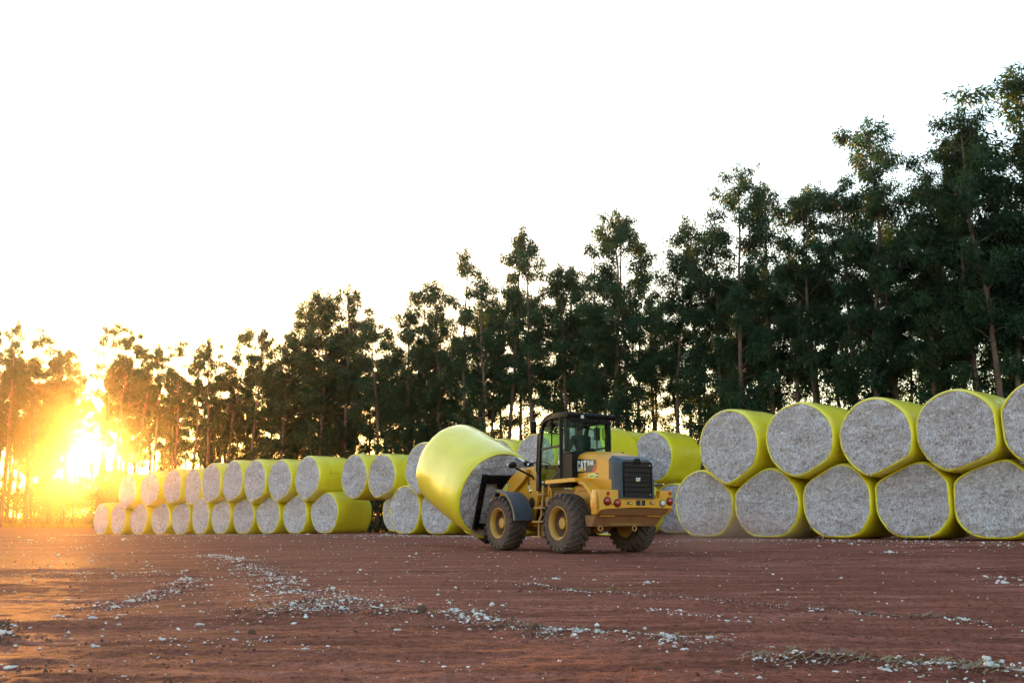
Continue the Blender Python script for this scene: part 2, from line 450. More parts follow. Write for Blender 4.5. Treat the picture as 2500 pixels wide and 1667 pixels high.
def bale(label, cx, cy, z0, zc, w, h, ang, L=2.40, cuts=(), ground=None, group=None, M=None, name='cotton_bale', rows=None, seed=0):
    """face centre at (cx,cy,zc); the roll runs back from it. local frame: u across the face, v along the roll, z up"""
    SEG = 84
    r2 = random.Random(seed * 7 + 3)
    ph = [r2.uniform(0, 6.28) for _ in range(4)]
    am = [r2.uniform(.006, .016), r2.uniform(.004, .010), .004]
    out = []
    for k in range(SEG):
        t_ = 2 * PI * k / SEG
        rr = 1 + am[0] * math.cos(2 * t_ + ph[0]) + am[1] * math.cos(3 * t_ + ph[1]) + am[2] * math.cos(5 * t_ + ph[2])
        out.append([w / 2 * rr * math.cos(t_), h / 2 * rr * math.sin(t_)])
    if ground is not None:
        lo = ground - zc
        for p in out:
            # settles on the ground with a flat foot and rounded corners
            if p[1] < 0: p[1] *= 1.10
            if p[1] - lo < .6: p[1] = lo + .06 * math.log(1 + math.exp((p[1] - lo) / .06))
    for (nu, nz, d, sf) in cuts:
        for p in out:
            s_ = p[0] * nu + p[1] * nz
            if s_ > d - sf:
                e = s_ - (d - sf)
                q_ = sf * (1 - math.exp(-e / sf))
                p[0] -= (e - q_) * nu; p[1] -= (e - q_) * nz
    prof = [(.918, .03), (.930, -.006), (.943, -.014), (.958, -.004), (.974, .020), (.988, .058), (.998, .11)]
    for i in range(1, 12):
        s_ = .06 + .94 * i / 12.0
        prof.append((1.006 + .012 * math.sin(PI * s_) + r2.uniform(-.003, .003), .05 + s_ * (L - .10)))
    prof += [(1.002, L - .04), (.990, L + .01), (.96, L + .02), (.90, L - .01)]
    V = []
    off = Vector((seed * 3.7, seed * 1.3, 0))
    for i, (s_, v) in enumerate(prof):
        edge = 1.0 if (i < 5) else 0.0
        for k in range(SEG):
            u, z = out[k]
            n_ = noise.noise(Vector((u * 1.7, v * 1.1, z * 1.7)) + off) * .022 + noise.noise(Vector((u * 6, v * 3, z * 6)) + off) * .006
            rl = math.hypot(u, z) + 1e-6
            f = s_ + (n_ / rl if z > -h * .42 else 0) * (0.4 if edge else 1)
            V.append((u * f, v + edge * .02 * noise.noise(Vector((u * 4, 0, z * 4)) + off), z * f))
    F = []
    for i in range(len(prof) - 1):
        for k in range(SEG):
            l = (k + 1) % SEG
            F.append((i * SEG + k, i * SEG + l, (i + 1) * SEG + l, (i + 1) * SEG + k))
    wme = mesh_np('plastic_wrap', V, F, [film])
    # cotton core: rough front face, plain back face, one closed body just inside the film
    CV = []; rings = []
    NR = 26
    for j in range(NR + 1):
        s_ = 0.936 * (j / NR)
        ring = []
        for k in range(SEG):
            u, z = out[k][0] * s_, out[k][1] * s_
            q3 = Vector((u, 0, z))
            dv = -.030 * (1 - (j / NR) ** 6) - .065 * noise.noise(q3 * 2.2 + off) - .045 * noise.noise(q3 * 7 + off) - .035 * noise.noise(q3 * 19 + off) - .018 * noise.noise(q3 * 37 + off)
            CV.append((u, dv + .004, z)); ring.append(len(CV) - 1)
        rings.append(ring)
    for v, s_ in ((.06, .94), (.4, .975), (L - .4, .98), (L - .03, .95), (L - .02, .5), (L - .02, .001)):
        ring = []
        for k in range(SEG):
            CV.append((out[k][0] * s_, v, out[k][1] * s_)); ring.append(len(CV) - 1)
        rings.append(ring)
    CF = []
    for a_, b2 in zip(rings, rings[1:]):
        for k in range(SEG):
            l = (k + 1) % SEG
            CF.append((a_[k], a_[l], b2[l], b2[k]))
    nf = 260
    for q_ in range(nf):
        th_ = r2.uniform(0, 2 * PI); rr_ = math.sqrt(r2.random()) * .93
        k_ = int(th_ / (2 * PI) * SEG) % SEG
        u, z = out[k_][0] * rr_, out[k_][1] * rr_
        ln_ = r2.uniform(.03, .11) * (1.8 if (rr_ > .8 and z < 0 and r2.random() < .25) else 1); w_ = r2.uniform(.006, .018)
        b0_ = len(CV); v0 = -.075 - r2.random() * .03
        CV += [(u - w_, v0 + .05, z), (u + w_, v0 + .05, z + r2.uniform(-.01, .01)), (u + w_ * .3 + r2.uniform(-.02, .02), v0 - .005, z - ln_), (u - w_ * .3, v0 + .01, z - ln_ * .8)]
        CF.append((b0_, b0_ + 1, b0_ + 2, b0_ + 3))
    cme = mesh_np(name, CV, CF, [cotton])
    o = obj(name, cme)
    if M is None:
        # local u -> row direction towards the near end, v -> back
        rd = Vector((math.cos(ang), -math.sin(ang), 0)); ax = Vector((math.sin(ang), math.cos(ang), 0))
        M = Matrix((( rd.x, ax.x, 0, cx), (rd.y, ax.y, 0, cy), (0, 0, 1, zc), (0, 0, 0, 1)))
    o.matrix_world = M
    wo_ = obj('plastic_wrap', wme, o)
    tag(o, label, 'bale', group)
    return o

TH = dict(left=rad(41.5), right=rad(45), mid=rad(41), back=rad(41))
BALES = [
('left','L',-29.59,72.80,-0.063,2.26,2.31),('left','L',-27.78,71.33,-0.043,2.22,2.27),('left','L',-25.75,69.72,-0.020,2.25,2.48),('left','L',-23.72,68.18,0.015,2.23,2.47),('left','L',-21.86,66.71,0.035,2.26,2.36),
('left','L',-19.56,63.46,0.092,2.33,2.05),('left','L',-17.87,62.03,0.111,2.28,2.1),('left','L',-16.09,60.51,0.144,2.25,2.25),('left','L',-14.24,58.92,0.165,2.26,2.36),('left','L',-12.31,57.29,0.198,2.25,2.34),('left','L',-10.31,55.48,0.244,2.29,2.40),
('right','L',6.39,33.69,0.381,2.26,2.34),('right','L',8.02,31.83,0.393,2.22,2.38),('right','L',9.68,30.10,0.412,2.26,2.32),('right','L',11.30,28.47,0.430,2.25,2.32),('right','L',12.87,26.93,0.426,2.23,2.30),
('mid','L',-4.93,46.43,0.322,2.23,2.14),('mid','L',-3.33,44.84,0.326,2.16,2.15),('mid','L',-1.58,43.43,0.328,2.15,2.2),('mid','L',0.09,42.10,0.331,2.15,2.2),('mid','L',1.80,40.58,0.337,2.15,2.2),('mid','L',3.72,38.99,0.346,2.15,2.2),
('back','L',-5.72,49.98,0.373,2.10,2.1),('back','L',5.14,44.35,0.386,2.24,2.18),('back','L',6.87,43.04,0.385,2.17,2.15),
('left','U',-26.75,69.99,2.913,2.51,2.55),('left','U',-24.56,68.21,3.028,2.44,2.47),('left','U',-22.44,66.52,3.111,2.41,2.45),('left','U',-20.80,65.45,3.102,2.43,2.1),('left','U',-18.54,61.95,3.162,2.60,2.2),('left','U',-16.84,60.55,3.259,2.58,2.23),('left','U',-15.13,59.09,3.203,2.62,2.3),('left','U',-13.31,57.55,3.191,2.46,2.3),('left','U',-11.39,55.82,3.259,2.51,2.3),
('right','U',7.01,32.41,3.306,2.51,2.28),('right','U',8.78,30.50,3.380,2.37,2.32),('right','U',10.47,28.72,3.309,2.33,2.28),('right','U',12.11,27.12,3.356,2.35,2.30),('right','U',13.68,25.60,3.421,2.29,2.25),
('mid','U',-4.03,45.06,3.234,2.39,2.37),('mid','U',-2.33,43.44,3.223,2.27,2.31),('mid','U',-0.64,42.16,3.241,2.21,2.23),('mid','U',0.94,40.85,3.386,2.21,2.16),('mid','U',2.66,39.15,3.52,2.36,2.30),
('back','U',-6.51,50.00,3.099,2.29,2.15),('back','U',-8.35,53.03,3.230,2.38,2.15),('back','U',6.11,43.59,3.692,2.27,2.1),('back','U',4.59,44.79,3.803,2.33,2.0),
]
ORD = ['first', 'second', 'third', 'fourth', 'fifth', 'sixth', 'seventh', 'eighth', 'ninth', 'tenth', 'eleventh']
cnt = {}
rowname = {'left': 'the long two-layer row near the sun', 'right': 'the big row behind the loader on the right', 'mid': 'the row hidden behind the loader', 'back': 'the second row'}
LBL = {
 ('left','L'): ['bottom bale at the far end of the long row nearest the sun, nothing on top', 'bottom bale second from the sun end of the long row', 'bottom bale third from the sun end of the long row', 'bottom bale fourth from the sun end of the long row', 'bottom bale fifth from the sun end of the long row, just before the taller step', 'bottom bale sixth from the sun end of the long row, narrow oval face', 'bottom bale seventh from the sun end of the long row', 'bottom bale eighth from the sun end of the long row', 'bottom bale third from the loader end of the long row', 'bottom bale second from the loader end of the long row', 'bottom bale closing the loader end of the long row, whole yellow side showing'],
 ('left','U'): ['top bale at the sun end of the long row, face washed orange', 'top bale second from the sun end of the long row', 'top bale third from the sun end of the long row', 'low top bale fourth from the sun end, just before the step up', 'top bale fifth from the sun end, first after the step up', 'top bale sixth from the sun end of the long row', 'top bale third from the loader end of the long row', 'top bale second from the loader end of the long row', 'top bale closing the loader end of the long row, stitched mark on its side'],
 ('right','L'): ['bottom bale of the big right row standing beside the loader counterweight', 'bottom bale second from the loader in the big right row, brownish face', 'bottom bale third from the loader in the big right row', 'bottom bale fourth from the loader in the big right row', 'bottom bale of the big right row cut by the picture edge'],
 ('right','U'): ['top bale of the big right row closest to the loader, tall oval face', 'top bale second from the loader in the big right row', 'top bale third from the loader in the big right row, strands hanging below', 'largest top bale, fourth from the loader in the big right row', 'top bale of the big right row cut by the picture edge'],
 ('mid','L'): ['bottom bale in the gap left of the lifted bale, whole face showing', 'bottom bale partly hidden under the lifted bale, flat footed', 'bottom bale whose lower corner peeps out under the lifted bale', 'bottom bale behind the front wheel of the loader', 'bottom bale seen under the loader between its wheels', 'bottom bale behind the loader counterweight, yellow edge beside the grille'],
 ('mid','U'): ['top bale just left of the lifted bale, half its face covered', 'top bale with only its pale film top above the lifted bale', 'top bale behind the loader mirror with film top and no face showing', 'top bale whose grey face shows between lifted bale and cab', 'top bale seen through the cab with yellow side right of it'],
 ('back','L'): ['shaded bottom bale in the narrow gap between the long row and the lifted bale', 'shaded bottom bale of the second row behind the grille', 'shaded bottom bale in the gap right of the loader'],
 ('back','U'): ['top bale with full face in the gap left of the lifted bale', 'top bale with only film back and a sliver of face behind the long row', 'top bale with grey face right of the cab, second row', 'top bale with pale film top far behind the cab edge', 'top bale with yellow side between cab and big right row'],
}
centers = []
for (row, lay, x, y, z, h, w) in BALES:
    if lay == 'L':
        g = z; zc = z + h / 2
    else:
        g = None; zc = z
    centers.append([row, lay, x, y, g, zc, h, w])
for i, (row, lay, x, y, g, zc, h, w) in enumerate(centers):
    ang = TH[row]
    ru = (math.cos(ang), -math.sin(ang)); av = (math.sin(ang), math.cos(ang))
    cuts = []
    for j, (row2, lay2, x2, y2, g2, zc2, h2, w2) in enumerate(centers):
        if i == j: continue
        du = (x2 - x) * ru[0] + (y2 - y) * ru[1]; dv = (x2 - x) * av[0] + (y2 - y) * av[1]
        dz = zc2 - zc
        if abs(dv) > 2.35: continue
        dd = math.hypot(du, dz)
        if dd > 3.2: continue
        nu, nz = du / dd, dz / dd
        def sup(hh, ww): return 1 / math.sqrt((nu / (ww / 2)) ** 2 + (nz / (hh / 2)) ** 2)
        ra, rb = sup(h, w), sup(h2, w2)
        if ra + rb > dd:
            if lay == lay2: cuts.append((nu, nz, dd * ra / (ra + rb) - 0.012, .06))
            else:
                ov = ra + rb - dd
                cuts.append((nu, nz, ra - ov * (.46 if lay == 'U' else .44) + .016, .26 if lay == 'L' else .16))
    k = cnt.get((row, lay), 0); cnt[(row, lay)] = k + 1
    o = bale(LBL[(row, lay)][k], x, y, 0, zc, w, h, ang + rad(rnd.uniform(-1, 1)), cuts=cuts, ground=g, group='yellow wrapped cotton bales stacked in rows', seed=i + 1)
    if row == 'left' and lay == 'U' and k == 8:
        # stitched patch outline on the film
        m = MB()
        def sp(v, a): return (1.178 * math.cos(a) * .99, v, 1.285 * math.sin(a) * .985)
        def ln(p, q, n=8):
            for i_ in range(n):
                if i_ % 3 == 2: continue
                a0 = (p[0] + (q[0] - p[0]) * i_ / n, p[1] + (q[1] - p[1]) * i_ / n); a1 = (p[0] + (q[0] - p[0]) * (i_ + 1) / n, p[1] + (q[1] - p[1]) * (i_ + 1) / n)
                m.tube([sp(*a0), sp(*a1)], .012, 6)
        ln((.75, .52), (.75, .16), 7); ln((.75, .22), (1.75, .22), 14); ln((1.75, .50), (1.75, .22), 6)
        m.build('patch_seam', simple('seam_thread', (.25, .2, .03), .7), o)
# the bale being carried: tilted back on the forks
A_ = Vector((-0.49801, 0.79211, 0.35292)).normalized()
U_ = A_.cross(Vector((0, 0, 1))).normalized()
Z_ = U_.cross(A_).normalized()
Cf = Vector((-0.36757, 26.57796, 1.57779))
Mb = Matrix(((U_.x, A_.x, Z_.x, Cf.x), (U_.y, A_.y, Z_.y, Cf.y), (U_.z, A_.z, Z_.z, Cf.z), (0, 0, 0, 1)))
carried = bale('tilted cotton bale lifted on the loader forks, bare ragged face towards the cab', 0, 0, 0, 0, 2.46, 2.44, 0, L=2.5, M=Mb, seed=77)

# ------------------------------------------------------------------ eucalyptus plantation
t = NT('eucalyptus_leaf')
co = t.n('ShaderNodeTexCoord').outputs['Object']
oi = t.n('ShaderNodeObjectInfo').outputs['Random']
f = t.noise(co, 0.55, 3, 0.6)
g = t.noise(co, 9.0, 2, 0.5)
mixf = t.math('ADD', t.math('MULTIPLY', f, 0.75), t.math('MULTIPLY', g, 0.25))
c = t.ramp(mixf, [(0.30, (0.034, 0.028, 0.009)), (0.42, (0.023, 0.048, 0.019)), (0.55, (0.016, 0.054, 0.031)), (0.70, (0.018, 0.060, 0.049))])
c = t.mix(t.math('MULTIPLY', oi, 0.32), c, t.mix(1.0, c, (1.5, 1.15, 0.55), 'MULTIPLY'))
bs = t.bsdf(c, 0.50, 0, 0.35)
tr = t.n('ShaderNodeBsdfTranslucent')
t.l(t.mix(1.0, c, (2.2, 2.0, 0.6), 'MULTIPLY'), tr.inputs[0])
ms = t.n('ShaderNodeMixShader'); ms.inputs[0].default_value = 0.42
t.l(bs.outputs[0], ms.inputs[1]); t.l(tr.outputs[0], ms.inputs[2])
t.l(ms.outputs[0], t.out.inputs[0])
leafm = t.m
bark = simple('eucalyptus_bark', (0.15, 0.095, 0.07), 0.85, var=0.45, scale=3.0, bump=0.6)

def leaf_cloud(centers, radii, counts, rs, size=0.20, width=0.055):
    """pointed hanging leaves spread through clumps"""
    n = int(sum(counts))
    ci = np.repeat(np.arange(len(centers)), counts)
    c = np.asarray(centers)[ci]; r = np.asarray(radii)[ci]
    d = rs.normal(size=(n, 3)); d /= np.linalg.norm(d, axis=1)[:, None]
    rr = rs.random(n) ** 0.45
    p = c + d * (r * rr)[:, None] * np.array([1.0, 1.0, 1.15])
    # hanging direction
    h = rs.normal(size=(n, 3)) * 0.55 + np.array([0, 0, -0.75]) + d * 0.35
    h /= np.linalg.norm(h, axis=1)[:, None]
    s = rs.normal(size=(n, 3)); s -= (s * h).sum(1)[:, None] * h; s /= np.linalg.norm(s, axis=1)[:, None]
    L = size * rs.uniform(.65, 1.3, n)[:, None]; Wd = width * rs.uniform(.7, 1.25, n)[:, None]
    V = np.stack([p, p + h * L * .42 + s * Wd / 2, p + h * L, p + h * L * .42 - s * Wd / 2], 1).reshape(-1, 3)
    F = np.arange(n * 4).reshape(n, 4)
    return V, F

def tree_proto(seed, c0, spread, dens, gap, lean=0.0, H=18.0, low=0.0, size=0.20, skirt=0):
    rs = np.random.default_rng(seed)
    m = MB()
    n = 12
    zs = np.linspace(0, H * .97, n)
    wob = np.cumsum(rs.normal(0, .10, (n, 2)), 0) * (zs / H)[:, None] * 1.2
    lx, ly = lean * math.cos(seed), lean * math.sin(seed)
    trunk = [(wob[i, 0] + lx * zs[i], wob[i, 1] + ly * zs[i], zs[i] - (0.15 if i == 0 else 0)) for i in range(n)]
    m.tube(trunk, [max(.015, .145 * (1 - zs[i] / H) ** .8 + .01) for i in range(n)], 8)
    def at(z):
        i = min(n - 2, int(z / (H * .97) * (n - 1))); f_ = (z - zs[i]) / (zs[i + 1] - zs[i])
        return Vector(trunk[i]).lerp(Vector(trunk[i + 1]), f_)
    cen, rd_, ct = [], [], []
    nb = int(36 * dens)
    holes = rs.uniform(c0, .86, 4)
    for b in range(nb):
        zf = c0 + (0.965 - c0) * ((b + rs.uniform(-.3, .3)) / nb)
        zf = min(.96, max(c0, zf))
        if any(abs(zf - h_) < gap for h_ in holes): continue
        az = b * 2.399 + rs.uniform(-.5, .5)
        env = (0.42 + 1.30 * math.sin(PI * min(1, ((1 - zf) / (1 - c0)) * .72 + .08))) * spread
        if zf > .86: env *= .55 + (1 - zf) * 3.2
        Lb = env * rs.uniform(.5, 1.25)
        up = rs.uniform(.30, 1.35)
        p0 = at(zf * H)
        dx, dy = math.cos(az), math.sin(az)
        pts = [p0]
        for k in range(1, 5):
            s_ = k / 4
            pts.append(p0 + Vector((dx * Lb * s_, dy * Lb * s_, Lb * up * s_ * (1 - .35 * s_))) + Vector(rs.normal(0, .05, 3)))
        m.tube(pts, [max(.008, .035 * (1 - zf) + .018), .022, .014, .010, .006], 5)
        nc = max(4, int(4.0 + Lb * 3.6))
        for k in range(nc):
            s_ = rs.uniform(.42, 1.06)
            i = min(3, int(s_ * 4)); q_ = pts[i].lerp(pts[i + 1], s_ * 4 - i)
            r_ = rs.uniform(.16, .44) * (1.0 if zf < .88 else .85)
            cen.append((q_.x + rs.normal(0, .10), q_.y + rs.normal(0, .10), q_.z + rs.normal(0, .12)))
            rd_.append(r_); ct.append(int(68 * (r_ / .35) ** 1.8 * rs.uniform(.6, 1.3)))
    for k in range(5):   # leading shoot
        for kk in range(2):
            z = H * (.915 + .075 * k / 4)
            q_ = at(min(z, H * .965)); cen.append((q_.x + rs.normal(0, .22 - .04 * k), q_.y + rs.normal(0, .22 - .04 * k), z)); rd_.append(.42 - .05 * k); ct.append(80 - 10 * k)
    if low > 0:          # leafy side shoots low on the edge trees
        for k in range(int(16 * low)):
            z = rs.uniform(.8, H * c0 + 1.5); az = rs.uniform(0, 6.28); Lb = rs.uniform(.4, 1.5)
            p0 = at(z); p1 = p0 + Vector((math.cos(az) * Lb, math.sin(az) * Lb, Lb * .6))
            m.tube([p0, p1], [.016, .006], 4)
            for j in range(3):
                q_ = p0.lerp(p1, rs.uniform(.5, 1.1)); cen.append((q_.x, q_.y, q_.z + rs.normal(0, .2))); r_ = rs.uniform(.25, .5); rd_.append(r_); ct.append(int(46 * (r_ / .35) ** 1.8))
    for k in range(skirt):   # leafy side limbs between knee and head height of the open stems
        z = rs.uniform(2.6, 5.6); az = rs.uniform(0, 6.28); Lb = rs.uniform(.5, 1.7)
        p0 = at(z - .5); p1 = p0 + Vector((math.cos(az) * Lb, math.sin(az) * Lb, .5))
        m.tube([p0, p1], [.016, .006], 4)
        for j in range(3):
            q_ = p0.lerp(p1, rs.uniform(.4, 1.1)); cen.append((q_.x, q_.y, q_.z + rs.normal(0, .2))); r_ = rs.uniform(.25, .5); rd_.append(r_); ct.append(int(50 * (r_ / .35) ** 1.8))
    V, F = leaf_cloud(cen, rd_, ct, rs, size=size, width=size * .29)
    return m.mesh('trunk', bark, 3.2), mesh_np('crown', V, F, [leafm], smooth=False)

PROT = {
 'full':   [tree_proto(s, .26, 1.25, 1.40, .010, .012, low=1.3) for s in (1, 2, 3)],
 'mid':    [tree_proto(s, .42, 1.15, 1.15, .020, .02, low=1.0) for s in (4, 5, 6)],
 'high':   [tree_proto(s, .54, 1.12, 1.0, .015, .02, low=.6, skirt=5) for s in (7, 8, 9)],
 'tuft':   [tree_proto(s, .42, .98, .95, .02, .025, low=.6) for s in (10, 11, 12)],
 'open':   [tree_proto(s, .60, 1.05, .9, .01, .015, low=0, skirt=16) for s in (13, 14, 15)],
}
tree_no = 0
def put_tree(x, y, H, kind, label, group, wscale=1.0, i=None, z=None):
    global tree_no
    if abs(math.degrees(math.atan2(x, y)) + 22.92) < 1.5 and y > 60: kind = 'open'
    tr_, cr_ = PROT[kind][rnd.randrange(3) if i is None else i]
    z = float(base_h(np.array([x]), np.array([y]))[0]) if z is None else z
    s = H / 18.0
    o = empty('eucalyptus_tree', (x, y, z), rnd.uniform(0, 2 * PI))
    o.scale = (wscale * (0.45 + .55 * s), wscale * (0.45 + .55 * s), s)
    o.rotation_euler = (rnd.gauss(0, .018), rnd.gauss(0, .018), rnd.uniform(0, 6.28))
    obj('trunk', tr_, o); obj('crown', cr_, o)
    tag(o, label, 'tree', group)
    tree_no += 1
    return o

TOPS = [(-57.13, 109.03, 23.21), (-52.11, 103.23, 22.11), (-48.82, 101.83, 20.61), (-36.75, 89.35, 18.95), (-35.23, 88.71, 18.45), (-32.32, 85.41, 16.27), (-30.49, 85.16, 15.83), (-26.93, 80.03, 15.78), (-26.16, 81.58, 14.93), (-23.79, 78.45, 15.26), (-22.42, 78.39, 16.38), (-19.32, 74.31, 15.61), (-16.71, 71.87, 14.73), (-15.81, 72.22, 16.87), (-15.13, 72.24, 16.32), (-13.38, 68.74, 17.09), (-13.07, 70.38, 17.26), (-11.5, 68.88, 17.57), (-8.47, 63.81, 14.06), (-6.64, 63.58, 14.78), (-5.54, 62.92, 16.48), (-4.54, 62.81, 16.4), (-3.2, 60.75, 17.97), (-1.44, 57.49, 15.64), (-0.32, 57.67, 17.79), (1.3, 56.24, 18.07), (2.89, 54.86, 15.45), (3.75, 55.57, 15.4), (4.99, 52.53, 14.74), (5.39, 51.78, 17.56), (6.17, 52.05, 17.42), (8.13, 50.71, 15.11), (9.59, 50.37, 16.82), (10.28, 48.63, 15.65), (10.95, 47.04, 18.35), (12.66, 47.65, 17.63), (13.14, 45.83, 17.38), (13.98, 45.68, 16.12), (15.13, 44.03, 17.02), (15.6, 42.78, 15.39), (16.74, 43.3, 19.32), (17.75, 42.67, 17.51), (17.53, 41.0, 15.62), (18.57, 40.96, 16.66), (18.85, 40.39, 16.44), (19.37, 39.33, 17.82), (19.99, 38.94, 15.0), (21.3, 39.3, 20.3), (21.43, 39.8, 16.94)]
P0 = np.array([19.8, 40.0]); RD = np.array([-.751, .66]); ND = np.array([.66, .751])
# tall front-row trees whose tops stand out against the sky
LT = {0: 'eucalyptus tree at the very left edge of the picture, thin bare lower trunk', 1: 'narrow eucalyptus second from the left edge, tall pointed crown', 2: 'broad bushy eucalyptus left of the low sun, rounded top', 3: 'big eucalyptus right above the setting sun with a wide crown', 4: 'slim eucalyptus just right of the tree above the sun', 5: 'low eucalyptus over the end bales of the long row', 6: 'small round-topped eucalyptus beside a bright sky gap near the sun', 7: 'eucalyptus with dense round head over the step in the long bale row',
 10: 'pointed eucalyptus above the middle of the long bale row', 13: 'eucalyptus with drooping top over the loader end of the long row', 15: 'leaning eucalyptus left one of a tall close pair', 17: 'tallest pointed eucalyptus above the gap between bale rows', 18: 'shorter fresh green eucalyptus left of a deep notch in the skyline', 20: 'twin-topped eucalyptus just right of the deep skyline notch, left top', 21: 'twin-topped eucalyptus just right of the deep skyline notch, right top', 22: 'slender eucalyptus with an isolated round head above the lifted bale', 24: 'narrow eucalyptus rising left of the mast above the cab mirror', 25: 'tall slim eucalyptus directly above the loader cab', 29: 'tall eucalyptus with ragged left side right of the cab', 30: 'tall eucalyptus with sloping right shoulder right of the cab', 32: 'pale-topped eucalyptus behind the row gap right of the loader', 34: 'broad high eucalyptus over the first bales of the right row', 35: 'eucalyptus with small rounded head next to the broad one', 36: 'pointed light green eucalyptus over the right row', 38: 'dark conical eucalyptus standing apart on the right', 40: 'very tall eucalyptus with open tiered crown on the right', 43: 'bent eucalyptus with flat dark head right of the tiered one', 45: 'tall pointed eucalyptus close to the right edge', 47: 'highest eucalyptus cut by the right edge of the picture'}
GF = 'eucalyptus trees along the front of the plantation'
for i, (x, y, zt) in enumerate(TOPS):
    zb = float(base_h(np.array([x]), np.array([y]))[0])
    H = zt - zb
    if i < 8: kind = ['high', 'tuft', 'high'][i % 3]
    elif i < 12: kind = ['mid', 'high'][i % 2]
    elif i in (22, 24, 25): kind = 'tuft'
    elif i in (29, 34, 40): kind = 'full'
    elif i == 47: kind = 'mid'
    elif i >= 30: kind = ['mid', 'high', 'mid', 'full', 'mid'][i % 5]
    else: kind = ['full', 'mid', 'full', 'mid', 'full'][i % 5]
    lab = LT.get(i, 'dark green eucalyptus tree merging into the front of the plantation')
    put_tree(x, y, H, kind, lab, GF, 1.55 if i == 47 else (1.0 if i < 40 else 1.1), z=zb)
# rows behind, shorter so the front tops keep the skyline
TA = np.array(TOPS)
sT = ((TA[:, :2] - P0) @ RD); order = np.argsort(sT); sT = sT[order]; hT = TA[order, 2]
GB = 'eucalyptus trees inside the plantation'
LB = 'slender eucalyptus tree deep inside the plantation behind the front row'
for row in range(1, 5):
    if row == 4 : s_max = 40
    s = -4.0
    nrow = row
    while s < 112:
        if row == 3 and s < 45 and rnd.random() < .5: s += 2.5
        s += rnd.uniform(2.0, 3.2) * (1.0 if s < 60 else 1.15)
        if row == 4 and (s > 60 or rnd.random() < .5): continue
        off = row * 2.7 + rnd.uniform(-.7, .7)
        x, y = P0 + RD * (s + row * .9) + ND * off
        # leave a thin place where the sun shows
        az = math.degrees(math.atan2(x, y))
        h = float(np.interp(s, sT, hT)) * (rnd.uniform(.66, .90) if s > 55 else rnd.uniform(.70, .94))
        if abs(az + 22.9) < .5: continue
        if s > 62: kind = rnd.choice(['high', 'mid', 'tuft'])
        elif s > 40: kind = rnd.choice(['high', 'mid', 'mid', 'tuft'])
        else: kind = rnd.choice(['mid', 'tuft', 'high', 'high'])
        put_tree(float(x), float(y), h, kind, LB, GB)
# the plantation goes on past the right edge; it is mirrored in the glossy films
for row in range(0, 2):
    for k in range(26 if row == 0 else 7):
        s = -4.0 - k * 3.6 - row * 1.5
        x, y = P0 + RD * s + ND * (row * 2.8 + rnd.uniform(-.6, .6))
        put_tree(float(x), float(y), rnd.uniform(13, 20), rnd.choice(['full', 'mid']), 'eucalyptus tree of the plantation beyond the right edge of the picture', 'eucalyptus trees past the right edge')
for (px_, dep, H) in ((150, 3.0, 13.5), (128, 5.0, 12.5), (175, 6.5, 12.0), (188, 9.5, 12.5), (163, 9, 13), (112, 2, 12.0), (256, 4.5, 13.0), (275, 7.5, 12.5)):
    tn_ = (px_ - 1250) / 2430.0 / .984
    # where this bearing crosses the strip
    yy_ = (P0 @ ND + dep) / (tn_ * ND[0] + ND[1])
    put_tree(float(tn_ * yy_), float(yy_), H, 'mid' if H > 12.2 else 'tuft', LB, GB)
# a dead bare pole tree and a second one
for (x, y, H, lab) in ((4.55, 53.6, 16.3, 'dead leafless eucalyptus pole rising pale above the trees behind the cab'), (-7.0, 66.5, 16.0, 'thin dead eucalyptus pole in the skyline notch')):
    m = MB()
    m.tube([(0, 0, -.1), (.08, .02, H * .35), (-.05, .05, H * .7), (.06, 0, H)], [.11, .09, .05, .012], 7)
    for k in range(6):
        z = H * (.6 + .06 * k); a = k * 2.1
        m.tube([(0, 0, z), (.5 * math.cos(a), .5 * math.sin(a), z + .7)], [.018, .005], 4)
    o = m.build('dead_tree', bark, None)
    o.location = (x, y, float(base_h(np.array([x]), np.array([y]))[0]))
    tag(o, lab, 'tree')
# low shrubs at the foot of the trees (dark mass behind the bales)
n = 165
cen = []; rdx = []; ctx = []
for k in range(n):
    s = rnd.uniform(-6, 62) if k < 130 else rnd.uniform(62, 112); off = rnd.uniform(-1.2, 8) if k < 130 else rnd.uniform(2, 11)
    x, y = P0 + RD * s + ND * off
    z = float(base_h(np.array([x]), np.array([y]))[0])
    hgt = rnd.uniform(1.2, 3.6)
    for j in range(8):
        cen.append((x + rnd.gauss(0, .5), y + rnd.gauss(0, .5), z + rnd.uniform(.2, hgt))); r_ = rnd.uniform(.3, .6); rdx.append(r_); ctx.append(int(44 * (r_ / .35) ** 1.6))
for px_, top, dep in ((150, 4.4, 1), (165, 4.6, 3), (185, 5.0, 2), (200, 4.9, 5), (215, 5.0, 3), (232, 5.0, 2), (250, 5.2, 4), (268, 5.4, 3), (285, 4.8, 6), (300, 5, 2), (120, 4.6, 4), (135, 4.4, 6), (105, 4.4, 2), (178, 4.6, 6), (192, 4.8, 8), (225, 5, 7), (95, 3.5, 3), (60, 3.6, 5), (30, 3.4, 4)):
    tn_ = (px_ - 1250) / 2430.0 / .984
    yy_ = (P0 @ ND + dep) / (tn_ * ND[0] + ND[1])
    for j in range(int(top * 4)):
        cen.append((tn_ * yy_ + rnd.gauss(0, .5), yy_ + rnd.gauss(0, .6), .3 + rnd.uniform(.5, top))); r_ = rnd.uniform(.25, .55); rdx.append(r_); ctx.append(int(40 * (r_ / .35) ** 1.6))
V, F = leaf_cloud(cen, rdx, ctx, rng, .24, .075)
o = obj('undergrowth', mesh_np('undergrowth', V, F, [leafm], smooth=False))
tag(o, 'dark tangled undergrowth at the foot of the eucalyptus trees', 'undergrowth', kind='stuff')
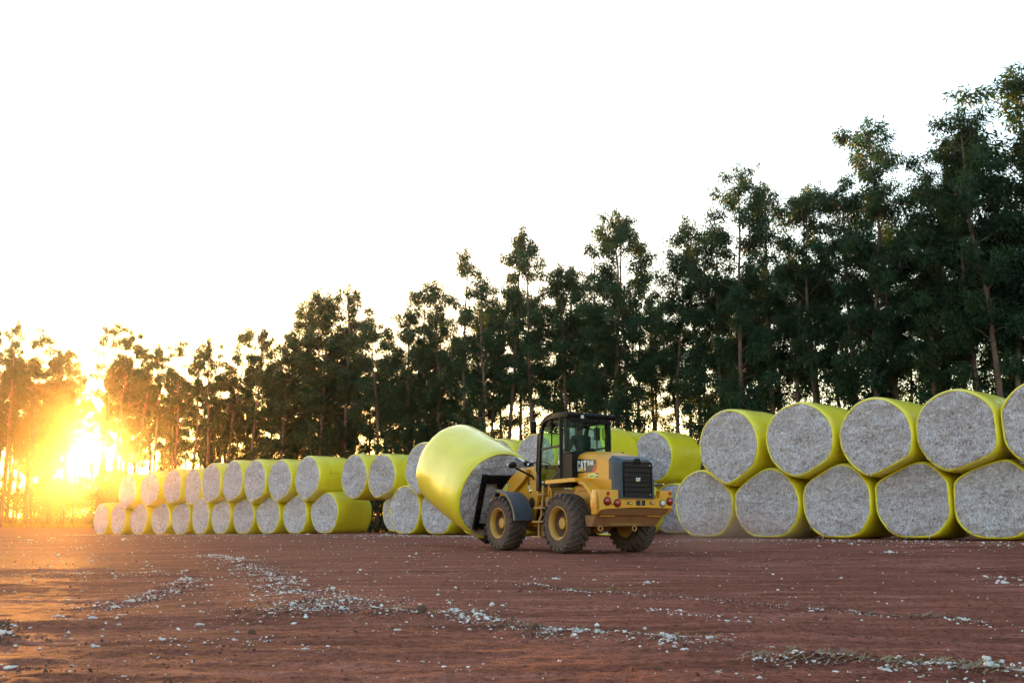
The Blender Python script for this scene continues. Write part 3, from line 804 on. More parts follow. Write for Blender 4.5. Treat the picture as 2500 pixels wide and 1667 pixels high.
# field beyond the strip, seen between trunks on the left, and grass at the tree feet
n = 26000
px = np.concatenate([rng.uniform(-190, 60, 16000), rng.uniform(-66, -24, 10000)])
py = np.concatenate([rng.uniform(128, 175, 16000), np.zeros(10000)])
sv = (19.8 - px[16000:]) / .751
py[16000:] = 40 + .66 * sv + rng.uniform(-1.0, 16, 10000) 
pz = base_h(px, py)
hgt = np.concatenate([rng.uniform(.6, 1.25, 16000), rng.uniform(.08, .42, 10000)])
wd = np.concatenate([rng.uniform(.15, .4, 16000), rng.uniform(.03, .10, 10000)])
a = rng.uniform(0, PI, n)
sx, sy = np.cos(a) * wd / 2, np.sin(a) * wd / 2
tx, ty = rng.normal(0, .15, n) * hgt, rng.normal(0, .15, n) * hgt
V = np.stack([np.stack([px - sx, py - sy, pz], 1), np.stack([px + sx, py + sy, pz], 1), np.stack([px + sx * .4 + tx, py + sy * .4 + ty, pz + hgt], 1), np.stack([px - sx * .4 + tx, py - sy * .4 + ty, pz + hgt], 1)], 1)
t = NT('dry_grass')
co = t.n('ShaderNodeTexCoord').outputs['Object']
c = t.ramp(t.noise(co, .6, 4, .6), [(.35, (.20, .15, .05)), (.65, (.12, .15, .04))])
bs = t.bsdf(c, .7, 0, .2); tr = t.n('ShaderNodeBsdfTranslucent'); t.l(c, tr.inputs[0])
ms = t.n('ShaderNodeMixShader'); ms.inputs[0].default_value = .45
t.l(bs.outputs[0], ms.inputs[1]); t.l(tr.outputs[0], ms.inputs[2]); t.l(ms.outputs[0], t.out.inputs[0])
o = obj('field_grass', mesh_np('field_grass', V.reshape(-1, 3), np.arange(n * 4).reshape(n, 4), [t.m], smooth=False))
tag(o, 'low golden crop and grass in the field seen between the trunks', 'grass', kind='stuff')

# ------------------------------------------------------------------ wheel loader
yel = simple('loader_yellow', (0.66, 0.30, 0.014), 0.38, var=0.14, dust=0.22, scale=2.2, dustcol=(0.26, 0.13, 0.06))
yel2 = simple('loader_yellow_dirty', (0.42, 0.22, 0.03), 0.6, var=0.25, dust=0.75, scale=3.0, dustcol=(0.20, 0.10, 0.065))
slate = simple('slate_plastic', (0.045, 0.060, 0.080), 0.5, var=0.2, dust=0.2, scale=5)
blk = simple('black_steel', (0.005, 0.005, 0.006), 0.45, var=0.3, scale=6, spec=.18)
blk2 = simple('black_trim', (0.005, 0.005, 0.006), 0.55, var=0.3, scale=6, spec=.18)
fork = simple('fork_black', (0.004, 0.004, 0.0045), 0.7, var=0.3, scale=6, spec=.05)
rubber = simple('dusty_rubber', (0.042, 0.032, 0.028), 0.85, var=0.35, dust=0.7, scale=5, dustcol=(0.13, 0.075, 0.058), bump=0.4)
chrome = simple('chrome_rod', (0.75, 0.75, 0.78), 0.15, metal=1.0, var=0.05, bump=0.02)
white = simple('white_vinyl', (0.78, 0.78, 0.77), 0.5, var=0.05)
decb = simple('black_vinyl', (0.018, 0.018, 0.020), 0.4, var=0.1)
decr = simple('red_vinyl', (0.50, 0.03, 0.03), 0.4, var=0.1)
dectri = simple('amber_vinyl', (0.85, 0.42, 0.01), 0.4, var=0.05)
pale = simple('pale_yellow_vinyl', (0.78, 0.70, 0.22), 0.5, var=0.1)
greenink = simple('green_ink', (0.12, 0.30, 0.03), 0.5, var=0.1)
orange = simple('orange_reflector', (0.85, 0.22, 0.01), 0.35, var=0.1)
lensr = simple('red_lens', (0.35, 0.015, 0.012), 0.12, var=0.3, scale=12, spec=0.8)
lensw = simple('clear_lens', (0.55, 0.55, 0.55), 0.15, var=0.25, scale=12, spec=0.8)
cloth = simple('dark_green_shirt', (0.006, 0.012, 0.011), 0.9, var=0.3, bump=0.4)
skin = simple('skin', (0.11, 0.055, 0.035), 0.6, var=0.1)
hairm = simple('short_dark_hair', (0.012, 0.010, 0.009), 0.8, var=0.2)
trous = simple('dark_trousers', (0.02, 0.022, 0.03), 0.9, var=0.2)
beige = simple('cab_lining', (0.10, 0.085, 0.07), 0.8, var=0.15)
# tinted glass
t = NT('tinted_glass')
co = t.n('ShaderNodeTexCoord').outputs['Object']
sm = t.ramp(t.noise(co, 3.5, 5, .65, .8), [(.45, (0, 0, 0)), (.8, (1, 1, 1))])
tp = t.n('ShaderNodeBsdfTransparent'); tp.inputs[0].default_value = (0.64, 0.85, 0.75, 1)
gl = t.n('ShaderNodeBsdfGlossy'); gl.inputs['Roughness'].default_value = 0.03; gl.inputs[0].default_value = (.9, .95, .95, 1)
lw = t.n('ShaderNodeLayerWeight'); lw.inputs[0].default_value = 0.5
fr_ = t.math('ADD', t.math('MULTIPLY', t.math('POWER', lw.outputs['Facing'], 5.0), .4), .007)
m1 = t.n('ShaderNodeMixShader'); t.l(fr_, m1.inputs[0]); t.l(tp.outputs[0], m1.inputs[1]); t.l(gl.outputs[0], m1.inputs[2])
df = t.n('ShaderNodeBsdfDiffuse'); df.inputs[0].default_value = (.42, .36, .32, 1)
m2 = t.n('ShaderNodeMixShader'); t.l(t.math('MULTIPLY', sm, .008), m2.inputs[0]); t.l(m1.outputs[0], m2.inputs[1]); t.l(df.outputs[0], m2.inputs[2])
t.l(m2.outputs[0], t.out.inputs[0])
glass = t.m
# grille mesh: fine louvres
t = NT('grille_louvres')
co = t.n('ShaderNodeTexCoord').outputs['Object']
sx_ = t.n('ShaderNodeSeparateXYZ'); t.l(co, sx_.inputs[0])
wv = t.math('SINE', t.math('MULTIPLY', sx_.outputs[2], 2 * PI / 0.022))
c = t.ramp(t.math('ADD', t.math('MULTIPLY', wv, .5), .5), [(.2, (.008, .007, .007)), (.8, (.075, .055, .048))])
grm = t.done(t.bsdf(c, .55, 0.3, bump=wv, bstr=.6, bdist=.01))

LO = (2.01657, 23.34428, 0.22362)
LROT = rad(121.5)
ld = empty('wheel_loader', LO, LROT)
tag(ld, 'yellow and black wheel loader with glazed cab, carrying a cotton bale on its forks', 'loader')

# tyres and rims
def tyre_mesh():
    m = MB()
    prof = [(.335, -.20), (.36, -.222), (.45, -.235), (.54, -.232), (.592, -.215), (.618, -.18), (.628, -.09), (.630, 0), (.628, .09), (.618, .18), (.592, .215), (.54, .232), (.45, .235), (.36, .222), (.335, .20), (.32, .1), (.32, -.1)]
    m.lathe(prof, 72, 'y', closed=True)
    N = 23
    for side in (-1, 1):
        for k in range(N):
            a0 = 2 * PI * (k + (.5 if side > 0 else 0)) / N
            pth = []
            for s_ in np.linspace(0, 1, 7):
                yy = -.03 + s_ * .255
                an = a0 + .30 * (s_ ** 1.35)
                pth.append((yy * side, .632 - .018 * (s_ ** 4), an, .058 + .036 * s_))
            pth.append((.238 * side, .588, a0 + .315, .088))
            pth.append((.238 * side, .545, a0 + .320, .070))
            secs = []
            for i, (yy, r_, an, hw) in enumerate(pth):
                hgt = .032 if i < 7 else (.024 if i == 7 else .004)
                ca_, sa_ = math.cos(an), math.sin(an)
                tx_, tz_ = -sa_, ca_
                if i < 7: ox, oy, oz = ca_, 0, sa_
                else: ox, oy, oz = ca_ * .5, side * .8, sa_ * .5
                base = Vector((ca_ * r_, yy, sa_ * r_)); up_ = Vector((ox, oy, oz)) * hgt; tw = Vector((tx_, 0, tz_)) * hw * .5
                secs.append([base - tw * 1.15 - up_ * .4, base - tw + up_, base + tw + up_, base + tw * 1.15 - up_ * .4])
            m.loft(secs)
    return m.mesh('tyre', rubber, .7)
def rim_mesh():
    m = MB()
    m.lathe([(.33, -.19), (.34, .195), (.372, .215), (.378, .232), (.366, .240), (.350, .232), (.338, .205), (.315, .185), (.300, .12), (.285, .02), (.270, .0), (.15, .012), (.135, .02), (.133, .11), (.120, .125), (.0, .128)], 56, 'y')
    for k in range(10):
        a_ = 2 * PI * k / 10
        m.lathe([(.016, .0), (.016, .03), (.0, .034)], 6, 'y', c=(.205 * math.cos(a_), .0, .205 * math.sin(a_)))
    me = m.mesh('rim', [yel2, rimdust], .6)
    for p_ in me.polygons:
        c_ = p_.center; r_ = math.hypot(c_.x, c_.z)
        if .14 < r_ < .305 and c_.y > -.05: p_.material_index = 1
    return me
rimdust = simple('rim_dusty_dish', (0.16, 0.075, 0.03), 0.8, var=0.3, dust=0.7, scale=6, dustcol=(.12, .06, .04))
TY, RM = tyre_mesh(), rim_mesh()
RM.materials[0] = simple('rim_yellow', (0.55, 0.28, 0.03), 0.5, var=0.15, dust=0.55, scale=5, dustcol=(.24, .12, .07))
for (x, y, f) in ((0, .925, 0), (0, -.925, 1), (2.65, .925, 0), (2.65, -.925, 1)):
    w_ = empty('wheel', (x, y, .665), 0, ld)
    w_.rotation_euler = (0, rnd.uniform(0, 1), PI if f else 0)
    obj('tyre', TY, w_); obj('rim', RM, w_)
m = MB()
m.tube([(0, -.75, .665), (0, .75, .665)], .10, 14); m.lathe([(.0, -.26), (.19, -.24), (.24, 0), (.19, .24), (0, .26)], 20, 'y', c=(0, 0, .665))
m.build('axle', yel2, ld)
m = MB()
m.tube([(2.65, -.75, .665), (2.65, .75, .665)], .10, 14); m.lathe([(.0, -.26), (.19, -.24), (.24, 0), (.19, .24), (0, .26)], 20, 'y', c=(2.65, 0, .665))
m.build('axle', yel2, ld)

# rear frame and belly
m = MB()
m.box(-1.0, 1.25, -.42, .42, .62, 1.45, .03)
m.box(1.2, 1.9, -.16, .16, .55, .72, .02); m.box(1.2, 1.9, -.14, .14, 1.0, 1.12, .02)
m.box(.55, 1.15, .42, .74, .70, 1.28, .03); m.box(.55, 1.15, -.74, -.42, .70, 1.28, .03)
m.build('rear_frame', yel2, ld)
m = MB()
m.box(1.15, 2.15, -.36, .36, .70, 1.05, .04); m.tube([(1.3, .2, 1.1), (2.3, .25, 1.15)], .03, 8); m.tube([(1.2, .3, .95), (1.7, .45, .85), (2.3, .3, .95)], .022, 8)
m.tube([(.7, 0, .6), (1.7, 0, .62), (2.5, 0, .62)], .05, 10)
m.tube([(1.7, 0, .5), (1.7, 0, 1.25)], .09, 14)
m.build('articulation_joint', blk2, ld)

# hood: loft of cross-sections
def hsec(x, zt, hw, zb, ch=.13):
    return [(x, hw, zb), (x, hw, zt - ch), (x, hw - .05, zt - .055), (x, hw - .17, zt), (x, 0, zt + .015), (x, -hw + .17, zt), (x, -hw + .05, zt - .055), (x, -hw, zt - ch), (x, -hw, zb)]
m = MB()
m.loft([hsec(.20, 2.20, .51, 1.40), hsec(.12, 2.275, .52, 1.40), hsec(-.10, 2.290, .52, 1.40), hsec(-.45, 2.265, .52, 1.40), hsec(-.80, 2.205, .52, 1.40), hsec(-1.10, 2.13, .52, 1.40), hsec(-1.24, 2.09, .52, 1.40)])
hood = m.build('hood', yel, ld, .5)
m = MB()
m.box(-.85, -.25, -.28, .02, 2.245, 2.262, .004, M=Matrix.Rotation(rad(-4.5), 4, 'Y') @ Matrix.Translation((0, 0, -.045)))
m.build('intake_screen', simple('brown_screen', (.25, .15, .07), .7), hood)
m = MB(); m.lathe([(.02, 0), (.02, .035), (.0, .04)], 10, 'z', c=(-.5, -.33, 2.245)); m.build('knob', blk, hood)
m = MB(); m.box(-1.20, -1.09, .518, .526, 1.73, 1.77, .004); m.build('latch', blk, hood)
m = MB(); m.prism([(-.28, 1.40), (-.45, 1.45), (-1.24, 1.45), (-1.24, 1.10), (-.9, 1.10)], -.50, .50, 'y'); m.build('side_panel', yel, ld)

# rear cowl with grille
m = MB()
def csec(x, hw, z0, z1, ch=.10):
    return [(x, hw, z0), (x, hw, z1 - ch), (x, hw - ch, z1), (x, -hw + ch, z1), (x, -hw, z1 - ch), (x, -hw, z0)]
m.loft([csec(-1.10, .535, 1.62, 2.145), csec(-1.24, .535, 1.62, 2.105), csec(-1.33, .50, 1.62, 2.075), csec(-1.42, .445, 1.62, 2.045)])
m.loft([[(x, hw, 1.20), (x, hw, 1.63), (x, -hw, 1.63), (x, -hw, 1.20)] for x, hw in ((-1.19, .535), (-1.30, .530), (-1.42, .475))])
cowl = m.build('radiator_cowl', slate, ld, .4)
m = MB(); m.box(-1.436, -1.40, -.385, .385, 1.245, 1.985); m.build('grille', grm, cowl)
m = MB()
for z in np.linspace(1.245, 1.985, 8): m.box(-1.452, -1.43, -.385, .385, z - .008, z + .008, .003)
m.box(-1.456, -1.425, .372, .395, 1.235, 1.995, .004); m.box(-1.456, -1.425, -.395, -.372, 1.235, 1.995, .004)
m.build('grille_frame', blk, cowl)
m = MB(); m.prism([(-.09, 1.955), (.09, 1.955), (.06, 2.075), (-.06, 2.075)], -1.46, -1.40, 'x', .01); m.build('work_lamp', blk, cowl)
m = MB()
for z in (1.93, 1.29): m.lathe([(.0, -1.452), (.012, -1.455), (.012, -1.44)], 8, 'x', c=(0, -.335, z))
m.build('bolt', chrome, cowl)

# LETT------------------------------------------------
GL = {
 'C': [[(1, .64), (1, .82), (.84, 1), (.16, 1), (0, .84), (0, .16), (.16, 0), (.84, 0), (1, .18), (1, .38), (.66, .38), (.66, .22), (.58, .17), (.42, .17), (.34, .24), (.34, .76), (.42, .83), (.58, .83), (.66, .78), (.66, .64)]],
 'A': [[(0, 0), (.30, 0), (.36, .24), (.50, .42), (.64, .24), (.70, 0), (1, 0), (.68, 1), (.32, 1)]],
 'T': [[(0, 1), (1, 1), (1, .80), (.67, .80), (.67, 0), (.33, 0), (.33, .80), (0, .80)]],
 '9': [[(0, .16), (.16, 0), (.84, 0), (1, .16), (1, .84), (.84, 1), (.16, 1), (0, .84), (0, .50), (.16, .36), (.66, .36), (.66, .17), (.34, .17), (.34, .27), (0, .27)]],
 '1': [[(.28, 0), (.68, 0), (.68, 1), (.40, 1), (.05, .80), (.05, .62), (.28, .70)]],
 '4': [[(.48, 0), (.80, 0), (.80, .20), (1, .20), (1, .40), (.80, .40), (.80, 1), (.46, 1), (0, .40), (0, .20), (.48, .20)]],
 'K': [[(0, 0), (.32, 0), (.32, .32), (.42, .46), (.66, 0), (1, 0), (.64, .62), (.98, 1), (.64, 1), (.32, .60), (.32, 1), (0, 1)]],
}
def letters(m, text, fn, h, w, gap, d0, d1):
    """fn(u, v) -> (a, b) on the plane; extruded between d0, d1 along fn's third"""
    u = 0
    for ch in text:
        if ch == ' ': u += w * .5; continue
        ww = w * (.6 if ch == '1' else 1)
        for poly in GL[ch]:
            A = [m.bm.verts.new(fn(u + p[0] * ww, p[1] * h, d1)) for p in poly]
            B = [m.bm.verts.new(fn(u + p[0] * ww, p[1] * h, d0)) for p in poly]
            m.bm.faces.new(A); m.bm.faces.new(B[::-1])
            for i in range(len(A)):
                j = (i + 1) % len(A); m.bm.faces.new([A[i], B[i], B[j], A[j]])
        u += ww + gap
    return m
fs = lambda u, v, d: (-d, .058 - u, 1.575 + v)
letters(MB(), 'CAT', fs, .080, .036, .005, 1.450, 1.462).build('lettering', white, cowl, None)
m = MB(); m.prism([(.030, 1.572), (-.030, 1.572), (0, 1.605)], -1.465, -1.461, 'x'); m.build('triangle', dectri, cowl, None)
# side decal on the hood
m = MB(); m.prism([(.155, 1.80), (.150, 2.135), (-.62, 2.075), (-.635, 1.905), (-.52, 1.80)], .519, .5235, 'y')
dec = m.build('decal', decb, hood, None)
m = MB(); m.prism([(-.555, 1.8), (-.44, 1.8), (-.60, 2.0), (-.632, 2.02), (-.632, 1.92)], .523, .5255, 'y'); m.build('red_stripe', decr, dec, None)
x0 = .115
fs = lambda u, v, d: (x0 - u, d, 1.845 + v + 0.0 * u)
m = letters(MB(), 'CAT', fs, .235, .115, .008, .5232, .5265); m.build('lettering', white, dec, None)
m = MB(); m.prism([(.115 - .095, 1.838), (.115 - .27, 1.838), (.115 - .183, 1.935)], .5262, .5285, 'y'); m.build('triangle', dectri, dec, None)
fs = lambda u, v, d: (-.285 - u, d, 1.962 + v - .05 * u)
m = letters(MB(), '914K', fs, .115, .058, .010, .5232, .5265); m.build('lettering', white, dec, None)
m = MB(); m.box(-.325, -.307, .5262, .528, 2.02, 2.05); m.build('lettering', decb, dec, None)
# dealer stickers
def sticker(parent, fnM):
    m = MB(); m.box(-.19, .19, 0, .004, -.055, .055, M=fnM); s_ = m.build('sticker', pale, parent, None)
    m = MB(); m.box(-.185, -.09, .004, .006, -.05, .05, M=fnM); m.build('sticker_badge', decb, s_, None)
    m = MB(); m.box(-.165, -.11, .006, .008, -.022, .022, M=fnM); m.build('sticker_mark', white, s_, None)
    cu = bpy.data.curves.new('word', 'FONT'); cu.body = 'Sotreq'; cu.size = .075; cu.extrude = .002; cu.align_x = 'CENTER'; cu.align_y = 'CENTER'
    tmp = bpy.data.objects.new('word', cu); me = bpy.data.meshes.new_from_object(tmp); bpy.data.objects.remove(tmp)
    me.transform(Matrix(((-1, 0, 0, .05), (0, 0, 1, .007), (0, 1, 0, 0), (0, 0, 0, 1)))); me.transform(fnM); me.materials.clear(); me.materials.append(greenink)
    obj('sticker_word', me, s_)
    return s_
sticker(hood, Matrix.Translation((-.50, .519, 1.72)) @ Matrix.Rotation(rad(3), 4, 'Y'))
m = MB(); m.box(-.22, -.10, .519, .523, 1.63, 1.69); m.build('sticker', white, hood, None)

# rear fenders / platforms
for s_ in (1, -1):
    m = MB()
    pth = [(.78, 1.565), (.3, 1.575), (-.25, 1.585), (-.50, 1.56), (-.78, 1.42), (-.98, 1.20), (-1.10, .95), (-1.16, .80)]
    a, b = (.46, .86) if s_ > 0 else (-.86, -.46)
    m.strip(pth[2:], a, b, .035)
    m.strip([(.78, 1.565), (.3, 1.575), (-.25, 1.585), (-.42, 1.585)], *((.46, .98) if s_ > 0 else (-.98, -.46)), .085)
    m.prism([(.3, 1.57), (-.45, 1.57), (-1.0, 1.2), (-1.14, .82), (-1.0, .72), (.3, .8)], *((.44, .47) if s_ > 0 else (-.47, -.44)), 'y')
    m.strip([(-.42, 1.555), (-.62, 1.50), (-.84, 1.33), (-1.02, 1.10), (-1.13, .86)], *((.84, .90) if s_ > 0 else (-.90, -.84)), .07)
    m.build('rear_fender', yel, ld)

# counterweight
m = MB()
m.prism([(-1.02, .985), (-.9, .995), (0, 1.01), (.85, .985), (1.0, .93), (1.0, 1.36), (.985, 1.385), (.50, 1.385), (.475, 1.36), (.455, 1.195), (-.62, 1.195), (-.66, 1.22), (-.67, 1.385), (-1.02, 1.385)], -1.375, -1.24, 'x', .012)
m.prism([(-1.375, 1.0), (-1.30, 1.385), (-1.10, 1.385), (-1.04, 1.15), (-1.06, .86), (-1.24, .86)], .93, 1.0, 'y', .01)
m.prism([(-1.375, 1.0), (-1.30, 1.385), (-1.10, 1.385), (-1.04, 1.15), (-1.06, .86), (-1.24, .86)], -1.02, -.93, 'y', .01)
m.box(-1.25, -1.0, -.98, .98, .99, 1.19, .01)
cw = m.build('counterweight', yel, ld, .4)
m = MB()
m.loft([[(x, hw, z1), (x, -hw, z1), (x2, -hw + .10, z0), (x2, hw - .10, z0)] for x, x2, hw, z0, z1 in ((-1.36, -1.22, .97, .84, .985), (-1.02, -1.02, .97, .80, .985))])
m.loft([[(-1.15, .95, .84), (-1.15, -.95, .84), (-.95, -.86, .60), (-.95, .92, .60)], [(-.75, .95, .84), (-.75, -.95, .84), (-.75, -.86, .60), (-.75, .92, .60)]])
m.build('underpan', simple('underpan_brown', (.34, .16, .055), .7, var=.3, dust=.6, dustcol=(.22, .10, .055)), cw)
dark = simple('recess_dark', (.03, .02, .015), .8)
for (y, z, w_) in ((.195, 1.10, .15), (-.435, 1.105, .15)):
    m = MB(); m.box(-1.380, -1.36, y - w_ / 2, y + w_ / 2, z - .030, z + .030, .003); m.build('slot', simple('recess_brown', (.20, .10, .03), .7), cw)
    m = MB(); m.lathe([(0, -1.392), (.016, -1.388), (.016, -1.376)], 10, 'x', c=(0, y - .035, z)); m.build('bolt', chrome, cw)
m = MB(); m.box(-1.382, -1.34, -.245, -.01 + .02, 1.05, 1.165, .004); m.build('tow_opening', dark, cw)
m = MB(); m.box(-1.390, -1.375, -.128, -.108, 1.055, 1.16); m.build('pin', chrome, cw)
for (y, z, r_, mt, nm) in ((.775, 1.303, .045, lensr, 'reflector'), (-.97, 1.325, .042, lensr, 'reflector'), (.80, 1.140, .085, lensr, 'tail_light'), (.53, 1.100, .080, lensr, 'tail_light'), (-.945, 1.150, .080, lensr, 'tail_light'), (-.735, 1.102, .070, lensw, 'reverse_light')):
    m = MB()
    if nm == 'reflector': m.lathe([(0, -1.384), (r_, -1.382), (r_, -1.374)], 20, 'x', c=(0, y, z))
    else: m.lathe([(0, -1.44), (r_ * .6, -1.43), (r_ * .92, -1.405), (r_, -1.38)], 24, 'x', c=(0, y, z))
    o = m.build(nm, mt, cw)
    if nm != 'reflector':
        m = MB(); m.lathe([(r_ * 1.0, -1.372), (r_ * 1.12, -1.374), (r_ * 1.14, -1.392), (r_ * 1.02, -1.394)], 24, 'x', c=(0, y, z)); m.build('lamp_ring', blk, o)
m = MB(); m.tube([(-1.39, .73, 1.12), (-1.40, .67, 1.07), (-1.39, .60, 1.09)], .006, 5); m.tube([(-1.39, -.80, 1.11), (-1.40, -.84, 1.10), (-1.39, -.88, 1.12)], .006, 5); m.build('cable', blk, cw)
m = MB(); m.box(-1.15, -1.06, 1.0, 1.006, .99, 1.10, .002); m.build('side_reflector', orange, cw)
for y in (.70, -.24):
    m = MB(); m.lathe([(.055 + .020 * math.cos(a_), .020 * math.sin(a_)) for a_ in np.linspace(0, 2 * PI, 9)[:-1]], 18, 'x', c=(-.98, y, .555), closed=True); m.build('tow_eye', yel2, ld)
m = MB(); m.lathe([(.055 + .018 * math.cos(a_), .018 * math.sin(a_)) for a_ in np.linspace(0, 2 * PI, 9)[:-1]], 18, 'x', c=(-1.30, -.575, 1.235), closed=True); m.build('lifting_eye', yel, cw)

# cab
cab = empty('cab', (0, 0, 0), 0, ld)
m = MB()   # lower shell: floor, rear corners, side panels
m.box(.10, 1.48, -.66, .66, 1.52, 1.60, .02)
m.prism([(.10, 1.58), (.10, 2.28), (.62, 2.28), (.62, 1.86), (.72, 1.80), (.85, 1.74), (.97, 1.66), (1.03, 1.58)], .64, .68, 'y')
m.prism([(.10, 1.58), (.10, 2.28), (.62, 2.28), (.62, 1.86), (.72, 1.80), (.85, 1.74), (.97, 1.66), (1.03, 1.58)], -.68, -.64, 'y')
m.box(.10, .16, -.66, .66, 1.58, 2.28); m.box(.10, .36, -.70, .70, 2.26, 2.30, .01)
m.build('cab_shell', blk2, cab)
AP = [(1.49, 1.50), (1.47, 1.9), (1.43, 2.4), (1.36, 2.85), (1.28, 3.04), (1.14, 3.13), (.92, 3.17)]
def post(pts, y, r_):
    m = MB()
    for a, b in zip(pts, pts[1:]): pass
    m.strip(pts, y - r_, y + r_, .085)
    return m
for y in (.665, -.665):
    m = post(AP, y, .035)
    m.tube([(.56, y, 1.60), (.55, y, 3.14)], .045, 8)          # rear post
    m.build('cab_post', blk2, cab)
for y in (.60, -.60):
    m = MB(); m.box(.36, .46, y - .05, y + .05, 2.28, 3.16, .015); m.build('rollover_post', blk, cab)
m = MB()
m.prism([(.26, 3.10), (.22, 3.17), (.26, 3.225), (.6, 3.245), (.95, 3.225), (1.2, 3.17), (1.38, 3.08), (1.44, 3.0), (1.40, 2.98), (1.15, 3.11), (.9, 3.14)], -.70, .70, 'y', .012)
m.box(.30, 1.15, -.58, .58, 3.01, 3.12, .02)
roof = m.build('roof', blk, cab)
m = MB(); m.box(.22, .26, .24, .32, 3.09, 3.17, .008); m.build('work_light', lensw, roof)
m = MB(); m.tube([(.3, -.70, 3.20), (.28, -1.05, 3.20)], .012, 6); m.build('roof_bracket', blk, roof)
# glass
m = MB()
pl = [(.535, .672), (.44, .676), (.35, .655), (.30, .60), (.275, .4), (.262, 0), (.275, -.4), (.30, -.60), (.35, -.665), (.44, -.70), (.535, -.70)]
for z0, z1, in ((2.30, 3.12),):
    rings = []
    for (px_, py_) in pl:
        rings.append((m.bm.verts.new((px_, py_, z0)), m.bm.verts.new((px_ + .03, py_ * .985, z1))))
    for a, b in zip(rings, rings[1:]): m.bm.faces.new([a[0], b[0], b[1], a[1]])
m.build('rear_window', glass, cab, 1.0)
m = MB()
for y in (.655, -.655):
    m.quad([(.60, y, 1.87), (.60, y, 3.08), (1.13, y, 3.10), (1.26, y, 3.0), (1.34, y, 2.8), (1.40, y, 2.4), (1.44, y, 1.9), (1.45, y, 1.6), (1.04, y, 1.6), (.95, y, 1.68), (.84, y, 1.76), (.70, y, 1.83)])
m.build('door_glass', glass, cab, None)
m = MB(); m.quad([(1.46, .64, 1.6), (1.46, -.64, 1.6), (1.37, -.64, 2.82), (1.37, .64, 2.82)]); m.quad([(1.37, .64, 2.82), (1.37, -.64, 2.82), (1.16, -.64, 3.08), (1.16, .64, 3.08)]); m.build('windscreen', glass, cab, None)
for y in (.668, -.668):
    m = MB()
    m.strip([(.60, 2.48), (1.40, 2.44)], y - .018, y + .018, .045)
    m.tube([(.605, y, 1.86), (.605, y, 3.09)], .022, 6)
    m.tube([(.605, y, 3.09), (1.10, y, 3.11)], .018, 6)
    m.tube([(.96, y, 2.46), (.95, y, 3.10)], .018, 6)
    if y > 0: m.box(.60, .66, y, y + .05, 1.93, 2.02, .006)
    m.tube([(.605, y, 1.86), (.70, y, 1.81), (.84, y, 1.74), (.96, y, 1.66), (1.03, y, 1.6)], .02, 6)
    m.build('door_frame', blk, cab)
m = MB(); m.box(.62, .70, .66, .664, 2.02, 2.12); m.build('sticker', white, cab, None)
m = MB(); m.box(1.33, 1.42, .66, .664, 1.60, 1.66); m.build('sticker', white, cab, None)
m = MB(); m.tube([(.262, .44, 2.34), (.255, .47, 2.50), (.255, .47, 3.0), (.255, .42, 3.03), (.255, -.05, 3.03)], .010, 6); m.tube([(.245, .46, 2.76), (.235, .12, 2.96)], .009, 5); m.build('rear_wiper', blk, cab)
m = MB(); m.tube([(.40, -.50, 2.62), (.40, -.44, 2.66), (.40, -.44, 2.88), (.40, -.50, 2.92)], .014, 6); m.build('grab_handle', blk, cab)
m = MB(); m.box(1.40, 1.50, -.6, .6, 1.95, 2.05, .01); m.box(1.12, 1.44, -.28, .28, 1.6, 2.02, .05); m.tube([(1.25, 0, 2.0), (1.12, 0, 2.32)], .035, 8)
m.box(.45, 1.1, -.62, -.36, 1.6, 2.22, .03)
m.build('console', blk2, cab)
m = MB(); m.lathe([(.19 + .014 * math.cos(a_), .014 * math.sin(a_)) for a_ in np.linspace(0, 2 * PI, 9)[:-1]], 28, 'z', closed=True)
m.tube([(-.19, 0, 0), (.19, 0, 0)], .012, 6)
sw = m.build('steering_wheel', blk, cab); sw.location = (1.10, 0.0, 2.36); sw.rotation_euler = (0, rad(-28), 0)
m = MB(); m.box(.50, 1.02, -.26, .26, 1.98, 2.12, .05); m.box(.42, .52, -.24, .24, 2.06, 2.42, .05); m.box(.6, .95, -.2, .2, 1.6, 2.0, .03); m.build('driver_seat', blk2, cab)

# mirrors and rails
m = MB(); m.box(1.30, 1.36, .86, 1.03, 2.78, 3.08, .03); m.tube([(1.33, .95, 2.9), (1.36, .80, 2.98), (1.34, .68, 3.0)], .016, 6); m.build('wing_mirror', blk, cab)
m = MB(); m.box(1.30, 1.36, -1.03, -.86, 2.70, 3.02, .03); m.tube([(1.33, -.95, 2.9), (1.36, -.80, 2.98), (1.34, -.68, 3.0)], .016, 6); m.build('wing_mirror', blk, cab)
m = MB(); m.box(1.20, 1.25, -.42, -.24, 2.66, 2.96, .02); m.build('inner_mirror', blk, cab)
m = MB(); m.tube([(1.22, .70, 2.84), (1.30, .78, 2.84), (1.345, .80, 2.76), (1.38, .80, 2.4), (1.43, .80, 1.9), (1.40, .79, 1.83), (1.36, .70, 1.82)], .017, 8); m.build('hand_rail', blk, cab)
m = MB(); m.box(1.38, 1.52, .69, .76, 1.42, 1.84, .015); m.build('light_bracket', blk, cab)

# driver

